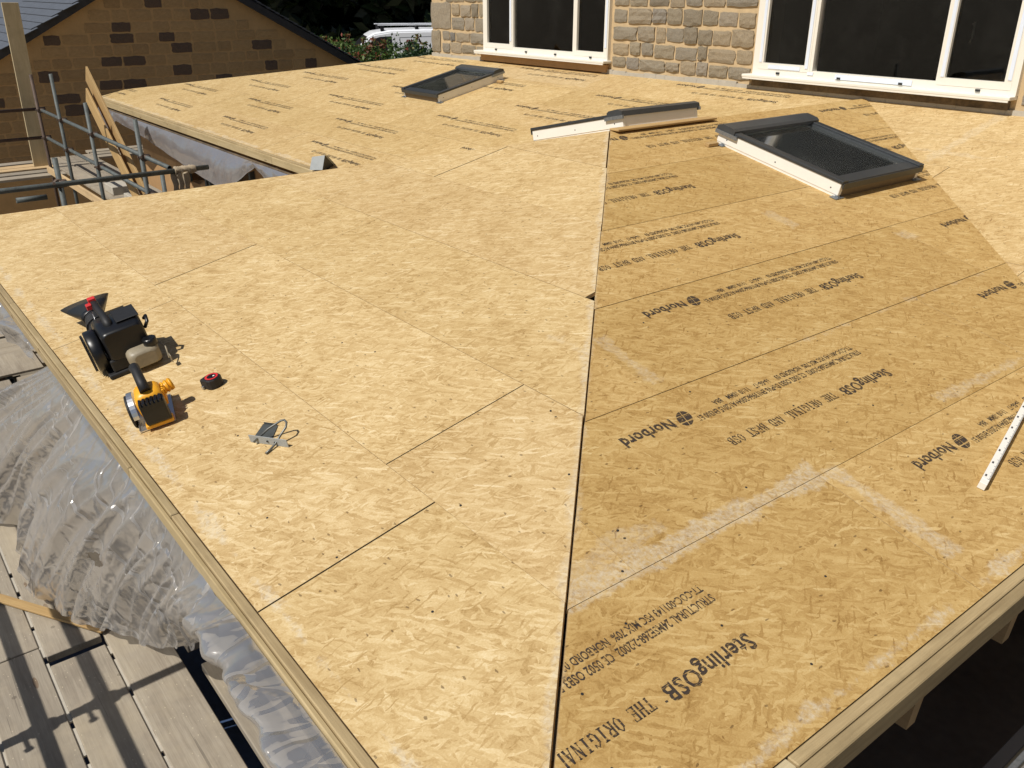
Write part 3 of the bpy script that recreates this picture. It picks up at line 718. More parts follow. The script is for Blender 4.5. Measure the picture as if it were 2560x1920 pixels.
def window(Wd, divs, casements, sillx, handles, tapes):
    x0, x1, z0, z1 = Wd
    wroot = obj('window', None or boxframe(x0, x1, z0, z1), M_upvc, house)
    yg = YW - .022
    for i, (a_, b_, zb) in enumerate(divs):
        obj('pane', boxbm((a_ - .01, yg + .006, zb - .01), (b_ + .01, yg + .012, z1 - .04)), M_glass, wroot)
        if i in casements:      # opening casement: its own raised frame
            bm = bmesh.new(); e_ = .055; yo, yi = yg - .026, yg + .004
            add_box(bm, (a_ - e_, yo, zb - e_), (a_, yi, z1 - .03)); add_box(bm, (b_, yo, zb - e_), (b_ + e_, yi, z1 - .03)); add_box(bm, (a_, yo, zb - e_), (b_, yi, zb))
            obj('casement', bm, M_upvc, wroot)
    for (a_, b_, za, zb_) in tapes:
        obj('tape', boxbm((a_, yg - .0305, za), (b_, yg - .0275, zb_)), M_tape, wroot)
    for (hx, hz, s) in handles:
        bm = bmesh.new(); sweep(bm, [(hx, yg + .035, hz), (hx + s * .01, yg + .05, hz + .02), (hx + s * .012, yg + .045, hz - .10), (hx, yg + .04, hz - .13)], .009, 6)
        obj('handle', bm, M_upvc, wroot)
    sx0, sx1 = sillx
    bm = bmesh.new(); add_box(bm, (sx0, YW - .13, .845), (sx1, YW - .002, .872)); bevel(bm, .006, 2)
    add_box(bm, (sx0 + .01, YW - .128, .832), (sx1 - .01, YW - .118, .846))
    obj('sill', bm, M_upvc, wroot)
    bm = bmesh.new()
    for k in range(4):
        cx = x0 + (x1 - x0) * (.12 + .25 * k) + .03 * (k % 2)
        add_box(bm, (cx - .018, YW - .0545, .884), (cx + .018, YW - .048, .902))
    obj('drain_slot', bm, M_clip, wroot)
    return wroot
def boxframe(x0, x1, z0, z1):
    bm = bmesh.new(); y0, y1 = YW - .045, YW + .03; t = .06
    add_box(bm, (x0, y0, z0 + .006), (x0 + t, y1, z1)); add_box(bm, (x1 - t, y0, z0 + .006), (x1, y1, z1))
    add_box(bm, (x0 + t, y0, z0 + .006), (x1 - t, y1, z0 + .07)); add_box(bm, (x0 + t, y0, z1 - t), (x1 - t, y1, z1))
    for mx in MULL:
        add_box(bm, (mx - .028, y0 + .001, z0 + .07), (mx + .028, y1 - .001, z1 - t))
    return bm
MULL = (-9.025, -7.875)
w1 = window(W1, [(-9.53, -9.07, .965), (-8.985, -7.915, .925), (-7.835, -7.39, .955)], (0, 2), (-9.72, -7.30), [(-7.52, 1.40, 1)],
       [(-9.062, -9.032, 1.0, 2.2), (-7.372, -7.342, 1.0, 2.2)])
MULL = (-4.765, -3.585)
w2 = window(W2, [(-5.26, -4.82, .975), (-4.70, -3.625, .94), (-3.545, -3.09, .965)], (0, 2), (-5.43, -2.99), [(-3.44, 1.35, 1), (-4.86, 1.42, -1)],
       [(-5.305, -5.277, .98, 2.2), (-4.812, -4.782, .95, 2.2), (-3.578, -3.552, .97, 2.2), (-3.068, -3.04, .98, 2.2), (-4.5, -3.8, .885, .925), (-5.2, -4.86, .928, .962), (-4.78, -4.72, .90, .925)])
o = obj('sill_board', boxbm((-9.66, YW - .06, .752), (-7.335, YW - .002, .832), .003), M_brown, house)
o = obj('sill_board', boxbm((-5.38, YW - .04, .768), (-3.03, YW - .002, .832), .003), M_oldwood, house); o['label'] = 'stained dark timber below the right window sill'

# ---------------------------------------------------------------- skylights
def skylight(label, M, w, l, h=.088, n_holes=0, inside=True):
    root = thing('skylight', label, 'skylight', tuple(M.translation))
    t = .032
    side = [((0, 0, 0), (t, l, h)), ((w - t, 0, 0), (w, l, h)), ((t, l - t, 0), (w - t, l, h)), ((t, 0, 0), (w - t, t, h - .02))]
    for i, (lo, hi) in enumerate(side):
        bm = bmesh.new()
        lo2 = list(lo); lo2[2] = .014
        add_box(bm, lo2, hi); bevel(bm, .0025)
        sh = .004
        add_box(bm, (lo[0] + sh, lo[1] + sh, -.006), (hi[0] - sh, hi[1] - sh, .013))
        obj('side_frame' if i < 2 else ('top_frame' if i == 2 else 'bottom_frame'), bm, M_white if i < 3 else M_clad_b, root, M)
    # dark cladding rails
    c = .050; zt = h + .001
    for (xa, xb) in ((-.008, c), (w - c, w + .008)):
        bm = bmesh.new(); add_box(bm, (xa, -.012, zt), (xb, l - .10, zt + .020)); bevel(bm, .004, 2)
        xc = xb if xa < 0 else xa
        add_box(bm, (min(xc, xc + (.012 if xa < 0 else -.012)), .01, zt - .01), (max(xc, xc + (.012 if xa < 0 else -.012)), l - .11, zt + .009))
        obj('side_cladding', bm, M_clad, root, M)
    bm = bmesh.new(); add_box(bm, (c + .013, -.010, zt - .002), (w - c - .013, .075, zt + .012)); bevel(bm, .003, 2)
    add_box(bm, (.0, -.018, zt - .030), (w, -.011, zt + .006))
    obj('bottom_cladding', bm, M_clad, root, M)
    bm = bmesh.new(); add_box(bm, (c + .013, .0755, zt + .0), (w - c - .013, .088, zt + .005)); obj('glazing_bead', bm, M_clad, root, M)
    bm = bmesh.new(); prof = [(l - .135, zt + .005), (l - .135, zt + .030), (l - .115, zt + .042), (l - .03, zt + .046), (l + .012, zt + .030), (l + .014, zt - .004)]
    loft(bm, [[V((x, y, z)) for y, z in prof] for x in (-.014, w + .014)], smooth=False)
    obj('hood', bm, M_hood, root, M)
    for xa in (-.018, w + .003):
        obj('corner_flashing', boxbm((xa, l - .16, zt - .020), (xa + .015, l + .018, zt + .004)), M_bracket, root, M)
    bm = bmesh.new(); add_box(bm, (c + .002, .076, zt - .008), (w - c - .002, l - .136, zt - .002)); obj('glass_pane', bm, M_skyglass, root, M)
    # shade under the glass, painted in by a dark board
    bm = bmesh.new(); add_box(bm, (t + .001, t + .001, .002), (w - t - .001, l - t - .001, .006)); obj('painted_shade_board', bm, M_shade, root, M)
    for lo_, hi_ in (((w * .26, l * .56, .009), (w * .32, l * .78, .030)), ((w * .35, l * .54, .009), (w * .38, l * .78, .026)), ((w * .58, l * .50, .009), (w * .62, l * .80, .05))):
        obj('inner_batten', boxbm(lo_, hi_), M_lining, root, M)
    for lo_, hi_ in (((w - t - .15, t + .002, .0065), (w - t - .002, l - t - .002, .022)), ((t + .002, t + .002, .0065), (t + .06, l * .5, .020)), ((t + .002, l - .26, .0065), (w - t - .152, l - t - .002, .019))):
        obj('lining_reflection', boxbm(lo_, hi_), M_lining, root, M)  # inner strips; the wide right one paints the band reflected in the glass
    for (x, y) in ((-.035, -.02), (w - .05, -.02), (-.035, l - .08), (w - .03, l - .08)):
        bm = bmesh.new(); add_box(bm, (x, y, .0015), (x + .085, y + .05, .005)); add_box(bm, (x + .03, y + .01, .005), (x + .05, y + .035, .011))
        obj('fixing_bracket', bm, M_bracket, root, M)
    bm = bmesh.new()
    for y in (.06, l * .5, l - .08):
        for x in (-.0015, w - .0015):
            add_cyl(bm, (x, y, h * .5), (x + .003, y, h * .5), .0045, 8)
    obj('screw_hole', bm, M_clip, root, M)
    return root
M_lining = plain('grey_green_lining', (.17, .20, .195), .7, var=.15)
M_shade = plain('painted_shade', (.05, .056, .055), .8, var=.3, scale=6)  # dark colour in place of shade, under skylight glass and on the bracket
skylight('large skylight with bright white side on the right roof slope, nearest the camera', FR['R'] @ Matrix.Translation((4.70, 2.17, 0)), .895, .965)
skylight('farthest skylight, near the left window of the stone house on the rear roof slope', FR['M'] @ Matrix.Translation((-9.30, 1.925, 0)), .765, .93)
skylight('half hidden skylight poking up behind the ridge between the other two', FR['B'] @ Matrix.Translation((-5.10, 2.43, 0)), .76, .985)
# small timber packer by the near skylight
o = obj('timber_packer', boxbm((0, 0, 0), (.10, .035, .022), .002), M_osb_strip, None, FR['R'] @ Matrix.Translation((4.56, 3.08, .001)))
tag(o, 'little timber offcut beside the upper left corner of the nearest skylight', 'wood offcut')
o = obj('timber_packer', boxbm((0, 0, 0), (.09, .04, .022), .002), M_osb_strip, None, FR['M'] @ Matrix.Translation((-8.50, 2.72, .001)))
tag(o, 'little timber offcut beside the upper right corner of the farthest skylight', 'wood offcut')

# ---------------------------------------------------------------- tools on the front slope
def onF(x, y, h=0): return V((x, y, (y - YF) * TF + h))
def frameF(x, y, rotz):
    return Matrix.Translation(onF(x, y, .001)) @ Matrix.Rotation(atan(TF), 4, 'X') @ Matrix.Rotation(rotz, 4, 'Z')
# leaf blower: local +X forward (towards the nozzle)
LBM = frameF(-3.97, .875, pi + radians(-5)) @ Matrix.Diagonal((.93, .9, .80, 1))
lb = thing('leaf_blower', 'black petrol leaf blower with red switches and short wide nozzle standing near the left eave', 'leaf blower', tuple(LBM.translation))
bm = bmesh.new()
def rrect(x, w, h, cz, cy=0, r=.3, n=4):
    pts = []
    for (sx, sy) in ((1, 1), (-1, 1), (-1, -1), (1, -1)):
        for k in range(n):
            t = (k / (n - 1)) * pi / 2 + {(1, 1): 0, (-1, 1): pi / 2, (-1, -1): pi, (1, -1): 1.5 * pi}[(sx, sy)]
            rad = min(w, h) * r
            pts.append(V((x, cy + sx * (w / 2 - rad) + rad * cos(t), cz + sy * (h / 2 - rad) + rad * sin(t))))
    return pts
loft(bm, [rrect(-.165, .18, .15, .175, -.01, .16), rrect(-.15, .20, .18, .17, -.01, .16), rrect(-.02, .215, .20, .165, -.01, .16), rrect(.08, .20, .19, .16, 0, .16), rrect(.13, .15, .15, .14, .02)])
obj('engine_cover', bm, M_black, lb, LBM)
bm = bmesh.new(); add_box(bm, (-.17, -.13, .0), (.13, .13, .028)); add_box(bm, (-.16, -.03, .028), (-.10, .10, .10)); bevel(bm, .008, 2); obj('base', bm, M_black2, lb, LBM)
bm = bmesh.new(); add_cyl(bm, (-.03, .10, .13), (-.03, .155, .13), .118, 28); bevel(bm, .006, 1); obj('fan_housing', bm, M_black, lb, LBM)
bm = bmesh.new()
for k in range(-5, 6):
    z = .13 + k * .018; hw = sqrt(max(.0, .103 ** 2 - (k * .018) ** 2))
    add_box(bm, (-.03 - hw, .160, z - .003), (-.03 + hw, .166, z + .003)); add_box(bm, (-.03 + k * .018 - .003, .1665, .13 - hw), (-.03 + k * .018 + .003, .172, .13 + hw))
obj('intake_grille', bm, M_black2, lb, LBM)
bm = bmesh.new(); add_box(bm, (-.1, .157, .06), (.04, .158, .2)); obj('intake_mesh', bm, M_tank, lb, LBM)
bm = bmesh.new()
add_cyl(bm, (.04, .06, .15), (.22, .06, .15), .062, 20, .054)
for k in range(5): add_cyl(bm, (.20 + k * .03, .06, .15 - k * .003), (.218 + k * .03, .06, .149 - k * .003), .064 - k * .0025, 20)
add_cyl(bm, (.22, .06, .15), (.40, .06, .13), .054, 20, .050)
obj('air_tube', bm, M_black2, lb, LBM)
bm = bmesh.new()
loft(bm, [[V((x, .06 + w * cos(t), z + hh * sin(t))) for t in [2 * pi * k / 20 for k in range(20)]] for x, w, hh, z in ((.38, .054, .052, .135), (.45, .062, .046, .130), (.62, .110, .030, .118), (.73, .135, .017, .11))])
obj('nozzle', bm, M_black, lb, LBM)
bm = bmesh.new(); sweep(bm, [(-.08, .03, .24), (-.05, .03, .275), (.02, .03, .285), (.12, .035, .282), (.21, .04, .292)], [.024, .022, .018, .018, .022], 10)
sweep(bm, [(-.08, .03, .24), (-.10, .03, .20)], .024, 10); sweep(bm, [(.08, .035, .285), (.08, .03, .22)], [.012, .016], 8)
obj('handle', bm, M_black2, lb, LBM)
bm = bmesh.new(); add_box(bm, (.20, .022, .295), (.236, .060, .325)); bevel(bm, .003); obj('switch', bm, M_red, lb, LBM)
bm = bmesh.new(); add_box(bm, (.16, .052, .28), (.195, .080, .31)); bevel(bm, .003); obj('trigger_lock', bm, M_red, lb, LBM)
bm = bmesh.new(); add_box(bm, (.03, -.10, .262), (.055, -.015, .272)); obj('trim_stripe', bm, M_teal, lb, LBM)
bm = bmesh.new(); add_box(bm, (-.10, -.115, .268), (.06, -.005, .275)); bevel(bm, .002); obj('top_vent', bm, M_black2, lb, LBM)
bm = bmesh.new(); loft(bm, [rrect(-.235, .10, .07, .075, -.055), rrect(-.22, .15, .10, .078, -.055), rrect(-.12, .16, .11, .08, -.055), rrect(-.10, .14, .1, .08, -.055)])
obj('fuel_tank', bm, M_tank, lb, LBM)
bm = bmesh.new(); add_cyl(bm, (-.19, -.105, .12), (-.19, -.105, .165), .034, 18); bevel(bm, .004); obj('fuel_cap', bm, M_black, lb, LBM)
bm = bmesh.new(); sweep(bm, [(-.13, -.115, .20), (-.14, -.135, .235), (-.11, -.14, .255), (-.09, -.13, .235)], .009, 8); obj('starter_grip', bm, M_black, lb, LBM)
bm = bmesh.new(); sweep(bm, [(-.16, -.13, .13), (-.21, -.16, .09), (-.27, -.15, .05)], .004, 6); add_box(bm, (-.30, -.158, .030), (-.26, -.154, .07)); obj('paper_tag', bm, M_tank, lb, LBM)
bm = bmesh.new(); sweep(bm, [(-.02, .05, .255), (.06, .065, .25), (.15, .07, .20), (.19, .06, .30)], .003, 6); obj('throttle_cable', bm, M_alu, lb, LBM)

# cordless circular saw seen from behind: battery towards the camera
SWM = frameF(-3.345, .80, pi + radians(-14)) @ Matrix.Diagonal((.94, .90, .92, 1))
sw = thing('circular_saw', 'yellow and black cordless circular saw with silver blade guard, behind the tape measure', 'circular saw', tuple(SWM.translation))
bm = bmesh.new(); add_box(bm, (-.12, -.07, .003), (.13, .085, .008)); add_box(bm, (-.12, .082, .008), (.13, .085, .014)); obj('base_plate', bm, M_alu, sw, SWM)
bm = bmesh.new(); loft(bm, [rrect(-.09, .10, .10, .085, -.0), rrect(-.07, .12, .125, .09, -.0), rrect(.0, .115, .13, .095, -.0), rrect(.05, .09, .09, .08, -.0)])
obj('motor_housing', bm, M_yellow, sw, SWM)
bm = bmesh.new(); add_box(bm, (-.145, -.062, .03), (-.085, .045, .135)); bevel(bm, .010, 2)
for k in range(6): add_box(bm, (-.150, -.052 + k * .017, .125), (-.10, -.043 + k * .017, .142))
obj('battery', bm, M_black, sw, SWM)
bm = bmesh.new(); add_box(bm, (-.138, -.066, .012), (-.088, .052, .031)); bevel(bm, .004); obj('battery_shoe', bm, M_yellow, sw, SWM)
bm = bmesh.new(); sweep(bm, [(-.07, .0, .155), (-.03, .005, .185), (.03, .012, .205), (.085, .02, .205)], [.024, .022, .021, .023], 12); obj('handle', bm, M_black2, sw, SWM)
bm = bmesh.new(); sweep(bm, [(.08, .018, .195), (.085, .015, .15), (.06, .01, .11)], [.016, .016, .02], 10); obj('front_grip', bm, M_yellow, sw, SWM)
bm = bmesh.new()
prof = [V((.085 * cos(t), 0, .085 * sin(t))) for t in [pi * k / 16 for k in range(17)]]
loft(bm, [[p + V((-.005, y, .05)) for p in prof] for y in (.066, .09)], smooth=False); obj('blade_guard', bm, M_alu, sw, SWM)
bm = bmesh.new(); add_cyl(bm, (-.005, .092, .055), (-.005, .102, .055), .072, 28); obj('lower_guard', bm, M_black2, sw, SWM)
bm = bmesh.new(); add_cyl(bm, (.0, -.05, .105), (.015, -.105, .11), .022, 16, .026)
for k in range(3): add_cyl(bm, (.003 + .004 * k, -.060 - .016 * k, .106 + .002 * k), (.005 + .004 * k, -.068 - .016 * k, .1065 + .002 * k), .028, 16)
obj('dust_port', bm, M_yellow, sw, SWM)
bm = bmesh.new()
for k in range(4): add_box(bm, (-.06 + .02 * k, -.066, .06), (-.05 + .02 * k, -.058, .13))
obj('vent_rib', bm, M_yellow, sw, SWM)

# tape measure
TMM = frameF(-3.355, 1.045, radians(20))
tp = thing('tape_measure', 'small black tape measure with a red ring lying right of the saw', 'tape measure', tuple(TMM.translation))
bm = bmesh.new()
oct_ = [(.034, .0), (.032, .018), (.02, .032), (0, .036), (-.02, .032), (-.034, .015), (-.038, -.012), (-.036, -.036), (.005, -.037), (.022, -.032), (.032, -.016)]
loft(bm, [[V((x * s, y * s, z)) for x, y in oct_] for z, s in ((0, .96), (.004, 1.0), (.038, .98), (.043, .88))], smooth=False); obj('case', bm, M_black2, tp, TMM)
bm = bmesh.new(); n = 28
for k in range(n):
    t0, t1 = 2 * pi * k / n, 2 * pi * (k + 1) / n
    bm.faces.new([bm.verts.new((r * cos(t), r * sin(t), .0445)) for r, t in ((.019, t0), (.0275, t0), (.0275, t1), (.019, t1))])
obj('ring', bm, M_red, tp, TMM)
bm = bmesh.new(); add_cyl(bm, (0, 0, .043), (0, 0, .0452), .0185, 24); obj('label_disc', bm, M_black, tp, TMM)
bm = bmesh.new(); add_cyl(bm, (.008, .006, .0455), (.008, .006, .0462), .0045, 12); obj('logo_dot', bm, M_white, tp, TMM)
bm = bmesh.new(); add_box(bm, (-.030, -.044, .002), (-.018, -.037, .014)); obj('hook', bm, M_galv, tp, TMM)

# zinc bracket with bent rod
BKM = frameF(-2.815, .975, radians(28))
bk = thing('strap_bracket', 'galvanised sheet angle with a bent steel rod loop lying on the boards', 'bracket', tuple(BKM.translation))
bm = bmesh.new(); add_box(bm, (0, 0, 0), (.175, .0025, .032)); obj('upright_plate', bm, M_galv_dull, bk, BKM)
bm = bmesh.new(); loft(bm, [[V(q) for q in ((0, .0026, z), (.088, .0026, z), (.045, .108, z), (-.024, .108, z))] for z in (0, .0025)], smooth=False); add_box(bm, (-.02, .1085, .0), (.043, .1105, .010)); obj('flat_plate', bm, M_shade, bk, BKM)  # flat plate coloured dark to paint its shadow side
bm = bmesh.new()
sweep(bm, [(.028, -.012, .012), (.07, .036, .043), (.112, .069, .062), (.126, .073, .064), (.14, .066, .060), (.147, .048, .052), (.132, .02, .030), (.122, -.004, .012), (.118, -.03, .006), (.114, -.055, .0055)], .0042, 8)
obj('rod', bm, M_rod, bk, BKM)
bm = bmesh.new(); add_cyl(bm, (.085, -.0015, .016), (.085, -.0035, .016), .004, 10); add_cyl(bm, (.12, -.0015, .016), (.12, -.005, .016), .003, 10); obj('rivet', bm, M_clip, bk, BKM)

# folding rule on the right slope
A_ = FR['R'] @ V((2.80, .262, .012)); B_ = FR['R'] @ V((3.82, .515, .012))
fr_ = thing('folding_rule', 'white folding rule lying on the right roof slope at the edge of the photo', 'ruler', tuple(A_))
nR = FR['R'].to_3x3() @ V((0, 0, 1))
Mx, L_ = axis_frame(A_, B_, nR)
obj('section', boxbm((.03, -.0125, -.010), (L_, .0125, .016), .001), M_white, fr_, Mx)
obj('end_cap', boxbm((0, -.0125, -.010), (.0285, .0125, .016), .001), M_white, fr_, Mx)
bm = bmesh.new()
for k in range(200):
    x = .035 + k * .005
    if x > L_ - .01: break
    add_box(bm, (x, -.012, .0163), (x + .0012, -.012 + (.009 if k % 10 == 0 else (.006 if k % 5 == 0 else .004)), .0168))
    if k % 20 == 4: add_box(bm, (x - .006, .002, .0163), (x + .008, .008, .0168))
tag(obj('scale_marks', bm, M_tick, fr_, Mx), kind='stuff')

# ---------------------------------------------------------------- scaffold deck by the front eave
DZ = -.96
deck = thing('scaffold_platform', 'weathered scaffold board platform below the left eave in the lower left corner', 'scaffold platform', (-4, 0, DZ))
def board(A, B, w=.222, th=.038, mat=M_plank, parent=None, name='plank'):
    return beam(name, A, B, w, th, mat, parent or deck, .003)
zc = DZ - .019
for (y0, y1, xs) in ((-.50, -.285, (-1.0, -4.6, -6.7)), (-.27, -.045, (-.8, -3.9, -6.7)), (-.035, .188, (-.6, -3.52, -6.7)), (.202, .418, (-1.2, -3.375)), (.202, .418, (-3.435, -6.7)), (.43, .645, (-1.4, -5.2, -6.7)), (-.74, -.52, (-1.2, -5.0, -6.7)), (-.98, -.76, (-1.2, -5.0, -6.7))):
    for xa, xb in zip(xs, xs[1:]):
        board((xa - .004, (y0 + y1) / 2, zc), (xb + .004, (y0 + y1) / 2, zc), y1 - y0)
board((-1.1, .79, zc), (-3.0, .79, zc), .18); board((-3.14, .79, zc), (-6.7, .79, zc), .20)
for (ya, xa, xb) in ((.195, -.9, -6.6), (-.040, -.9, -6.6), (.424, -2.2, -3.36)):
    xx = xa
    while xx > xb:
        w_ = rr.uniform(.10, .42); o = beam('dust_strip', (xx, ya, DZ - .012), (max(xb, xx - w_), ya, DZ - .012), .013, .008, M_cement, deck, 0); xx -= w_ + rr.uniform(.02, .05)
for x in (-1.6, -3.4, -5.2):
    tube('transom', (x, -1.1, DZ - .064), (x, .95, DZ - .064), .024, M_steel, deck)
for i, x in enumerate((-6.99, -7.27, -7.50, -7.78, -8.02, -8.27)):
    board((x, -1.2, zc + .001), (x, 1.5, zc + .001), .225)
obj('plywood_offcut', boxbm((-7.18, .30, DZ + .003), (-6.74, .885, DZ + .021), .002), M_plank, deck)
ob = beam('sawn_strip', (-4.2, -.02, DZ + .012), (-3.44, .44, DZ + .02), .045, .012, M_osb_strip, None, .002)
tag(ob, 'rough sawn yellow board strip lying across the weathered scaffold planks', 'wood strip')
ob = obj('steel_bracket_plate', boxbm((-2.98, .60, -1.15), (-2.90, .655, -.99), .002), M_steel, deck)
# guard rails and standard out of the frame that throw the shadows on the deck, plus couplers
sc1 = thing('scaffolding', 'scaffold guard rails beside the weathered platform, seen only at the left edge', 'scaffolding', (-4, -.42, -2.6))
for z in (-.03, -.32): tube('ledger', (-1.0, -.40, z), (-8.4, -.40, z), .0242, M_steel, sc1)
for x in (-3.02, -5.4, -8.2): tube('standard', (x, -.452, -2.6), (x, -.452, .45), .0242, M_steel, sc1)
def coupler(c, parent, r=.040, mat=None):
    bm = bmesh.new(); c = V(c)
    add_cyl(bm, c + V((-.028, 0, 0)), c + V((.028, 0, 0)), r, 12); add_cyl(bm, c + V((0, .03, -.03)), c + V((0, .03, .03)), r, 12)
    add_box(bm, tuple(c + V((-.012, -.06, .0))), tuple(c + V((.012, .075, .02)))); add_cyl(bm, c + V((.03, -.045, .01)), c + V((.085, -.05, .02)), .008, 6); add_cyl(bm, c + V((.072, -.05, .015)), c + V((.088, -.05, .022)), .014, 6)
    return obj('coupler', bm, mat or M_coupler, parent)
for x in (-3.02, -5.4, -8.2):
    for z in (-.03, -.32): coupler((x, -.425, z), sc1)
tube('transom', (-6.9, -.2, -1.05), (-6.9, .74, -1.05), .0242, M_steel, sc1); coupler((-6.9, .60, -1.02), sc1)
tube('putlog', (-8.0, .66, -1.0), (-6.75, .66, -1.0), .0242, M_steel, sc1)

# ---------------------------------------------------------------- scaffold in the notch (left of the photo)
sc = thing('scaffolding', 'grey tube scaffold with guard rails in the gap left of the rear roof eave', 'scaffolding', (-12, 2.8, -2.6))
YS = 2.8
for (x, zt, mat, dx) in ((-15.2, .42, M_steel_rust, 0), (-13.83, .52, M_steel, 0), (-12.2, .29, M_steel, 0), (-10.13, .31, M_steel, 0)):
    tube('standard', (x, YS - .05, -2.6), (x, YS - .05, zt), .0242, mat, sc)
tube('standard', (-9.93, YS + .08, -2.6), (-9.93, YS + .08, -.25), .0242, M_steel, sc)
for (z, x1) in ((-.10, -9.35), (-.51, -9.9)):
    tube('ledger', (-15.32, YS, z), (x1, YS, z), .0242, M_steel, sc)
for z in (-.08, -.50):
    tube('guard_rail', (-15.26, YS + .06, z), (-15.26, -1.5, z), .0242, M_steel_rust, sc)
for x in (-15.2, -13.83, -12.2, -10.13):
    for z in (-.10, -.51):
        coupler((x, YS - .03, z), sc)
tube('guard_rail', (-8.62, -.6, 0.0), (-8.62, 2.95, 0.0), .0242, M_steel, sc)
tube('standard', (-8.70, 1.62, -2.6), (-8.70, 1.62, .22), .0242, M_steel, sc); coupler((-8.66, 1.60, .0), sc)
tube('putlog', (-8.75, 1.5, -.12), (-8.75, 1.25, -.12), .0242, M_steel, sc)
# cloth tied round the rail end
bm = bmesh.new()
rings = []
for i in range(30):
    t = i / 29; cy = 2.62 + .20 * t; ph = 18 * t
    rings.append([V((-8.62 + (.036 + .008 * sin(k * 2.1 + ph)) * cos(2 * pi * k / 14), cy, 0 + (.036 + .008 * sin(k * 1.7 + ph)) * sin(2 * pi * k / 14))) for k in range(14)])
loft(bm, rings)
for s in range(3):
    w0 = -.05 + s * .05
    rings = []
    for i in range(12):
        t = i / 11
        rings.append([V((-8.60 + w0 * .4 + .012 * sin(4 * t + s), 2.66 + w0 + (.024 + .02 * t) * cos(2 * pi * k / 8) + .01 * sin(9 * t + k), -.02 - .30 * t + .010 * sin(2 * pi * k / 8))) for k in range(8)])
    loft(bm, rings)
tag(obj('tied_rag', bm, M_cloth, None, smooth=True), 'sandy rag knotted round the end of the near scaffold rail', 'rag')
deck2 = thing('scaffold_platform', 'pale scaffold boards around the far scaffold in front of the brown gable wall', 'scaffold platform', (-13, 3, DZ))
for i, y in enumerate((2.98, 3.22, 3.46)):
    for xa, xb in ((-16.2, -13.4), (-13.38, -9.7), (-9.68, -7.9)):
        board((xa, y, zc), (xb, y, zc), .225, parent=deck2)
for i, x in enumerate((-15.05, -14.72, -15.40, -15.66, -16.0)):
    board((x, -1.5, zc - .0 + (.0 if i else .0)), (x, 2.84, zc), .225, parent=deck2, mat=M_plank_new if i in (2, 3) else M_plank)
for x in (-15.9, -16.2, -16.5):
    board((x, 3.6, zc), (x, 7.2, zc), .225, parent=deck2)
obj('block', boxbm((-12.95, 2.96, DZ + .002), (-12.55, 3.2, DZ + .11), .006), M_cement, deck2); obj('block', boxbm((-12.1, 2.98, DZ + .002), (-11.75, 3.22, DZ + .11), .006), M_cement, deck2)
board((-14.6, 2.6, DZ + .09), (-10.9, 2.62, DZ + .09), .03, .10, M_plank_new, deck2, 'toe_board')
# planks standing upright
o = beam('standing_plank', (-15.5, 2.68, DZ + .001), (-15.50, 2.735, 1.40), .225, .038, M_timber_pale, None, .003, (1, 0, 0))
tag(o, 'tall pale scaffold board standing upright against the left scaffold rails', 'plank')
o = beam('leaning_batten', (-11.00, 3.02, -.94), (-13.0, 3.02, .57), .26 * .9, .026, M_osb_strip, None, .003, (0, -1, 0)); tag(o, 'longer rear one of two orange timber offcuts leaning behind the scaffold rails', 'plank', 'leaning timber offcuts')
o = beam('leaning_batten', (-11.10, 2.94, -.94), (-12.86, 2.94, .32), .24 * .9, .026, M_osb_strip, None, .003, (0, -1, 0)); tag(o, 'shorter front one of two orange timber offcuts leaning behind the scaffold rails', 'plank', 'leaning timber offcuts')
# small galvanised cowl above the hip
def on_y(px, py, y):
    d = FWD * 2165.5 + RIGHT * (px - 1280) - UP * (py - 960); return V((0, 0, 1.6)) + d * (y / d.y)
bm = bmesh.new()
fr_pts = [on_y(774, 425, 3.66), on_y(780, 392, 3.70), on_y(812, 388, 3.74), on_y(806, 425, 3.70), on_y(842, 421, 3.95)]
bk_pts = [p + V((-.01, .03, -.005)) for p in fr_pts]
F_ = [bm.verts.new(p) for p in fr_pts]; B_ = [bm.verts.new(p) for p in bk_pts]
bm.faces.new((F_[0], F_[3], F_[2], F_[1])).material_index = 0; bm.faces.new((F_[3], F_[4], F_[2])).material_index = 1  # second face coloured black to paint the fold's shaded side
bm.faces.new((F_[1], F_[2], B_[2], B_[1])); bm.faces.new((F_[2], F_[4], B_[4], B_[2])); bm.faces.new((F_[0], F_[1], B_[1], B_[0])); bm.faces.new((B_[0], B_[1], B_[2], B_[4]))
tag(obj('metal_cowl', bm, None, None, mats=[M_galv_dull, M_clip]), 'small folded grey metal sheet poking up behind the hip edge', 'metal cowl')

# wall below the rear eave, with posts and dark openings
ext = thing('extension_wall', 'brown unfinished extension wall under the rear eave with window openings', 'wall', (-11, 4.2, -2.6))
bm = bmesh.new()
add_box(bm, (-15.3, 4.2, -2.6), (-13.1, 4.4, -.12)); add_box(bm, (-13.1, 4.2, -2.6), (-10.6, 4.4, -1.0)); add_box(bm, (-10.6, 4.2, -2.6), (-7.3, 4.4, -.12)); add_box(bm, (-13.1, 4.2, -.35), (-10.6, 4.4, -.12))
add_box(bm, (-15.3, 4.4, -2.6), (-15.1, 7.08, -.1))
obj('wall', bm, M_oldbrown if 'M_oldbrown' in globals() else M_brown, ext)
for x in (-13.05, -12.3, -12.15, -11.2, -10.65):
    beam('post', (x, 4.17, -1.0), (x, 4.17, -.35), .06, .06, M_steel, ext)
bm = bmesh.new(); add_box(bm, (-13.2, 5.6, -2.6), (-7.4, 5.7, -.1)); obj('inner_wall', bm, M_dark, ext)
bm = bmesh.new()
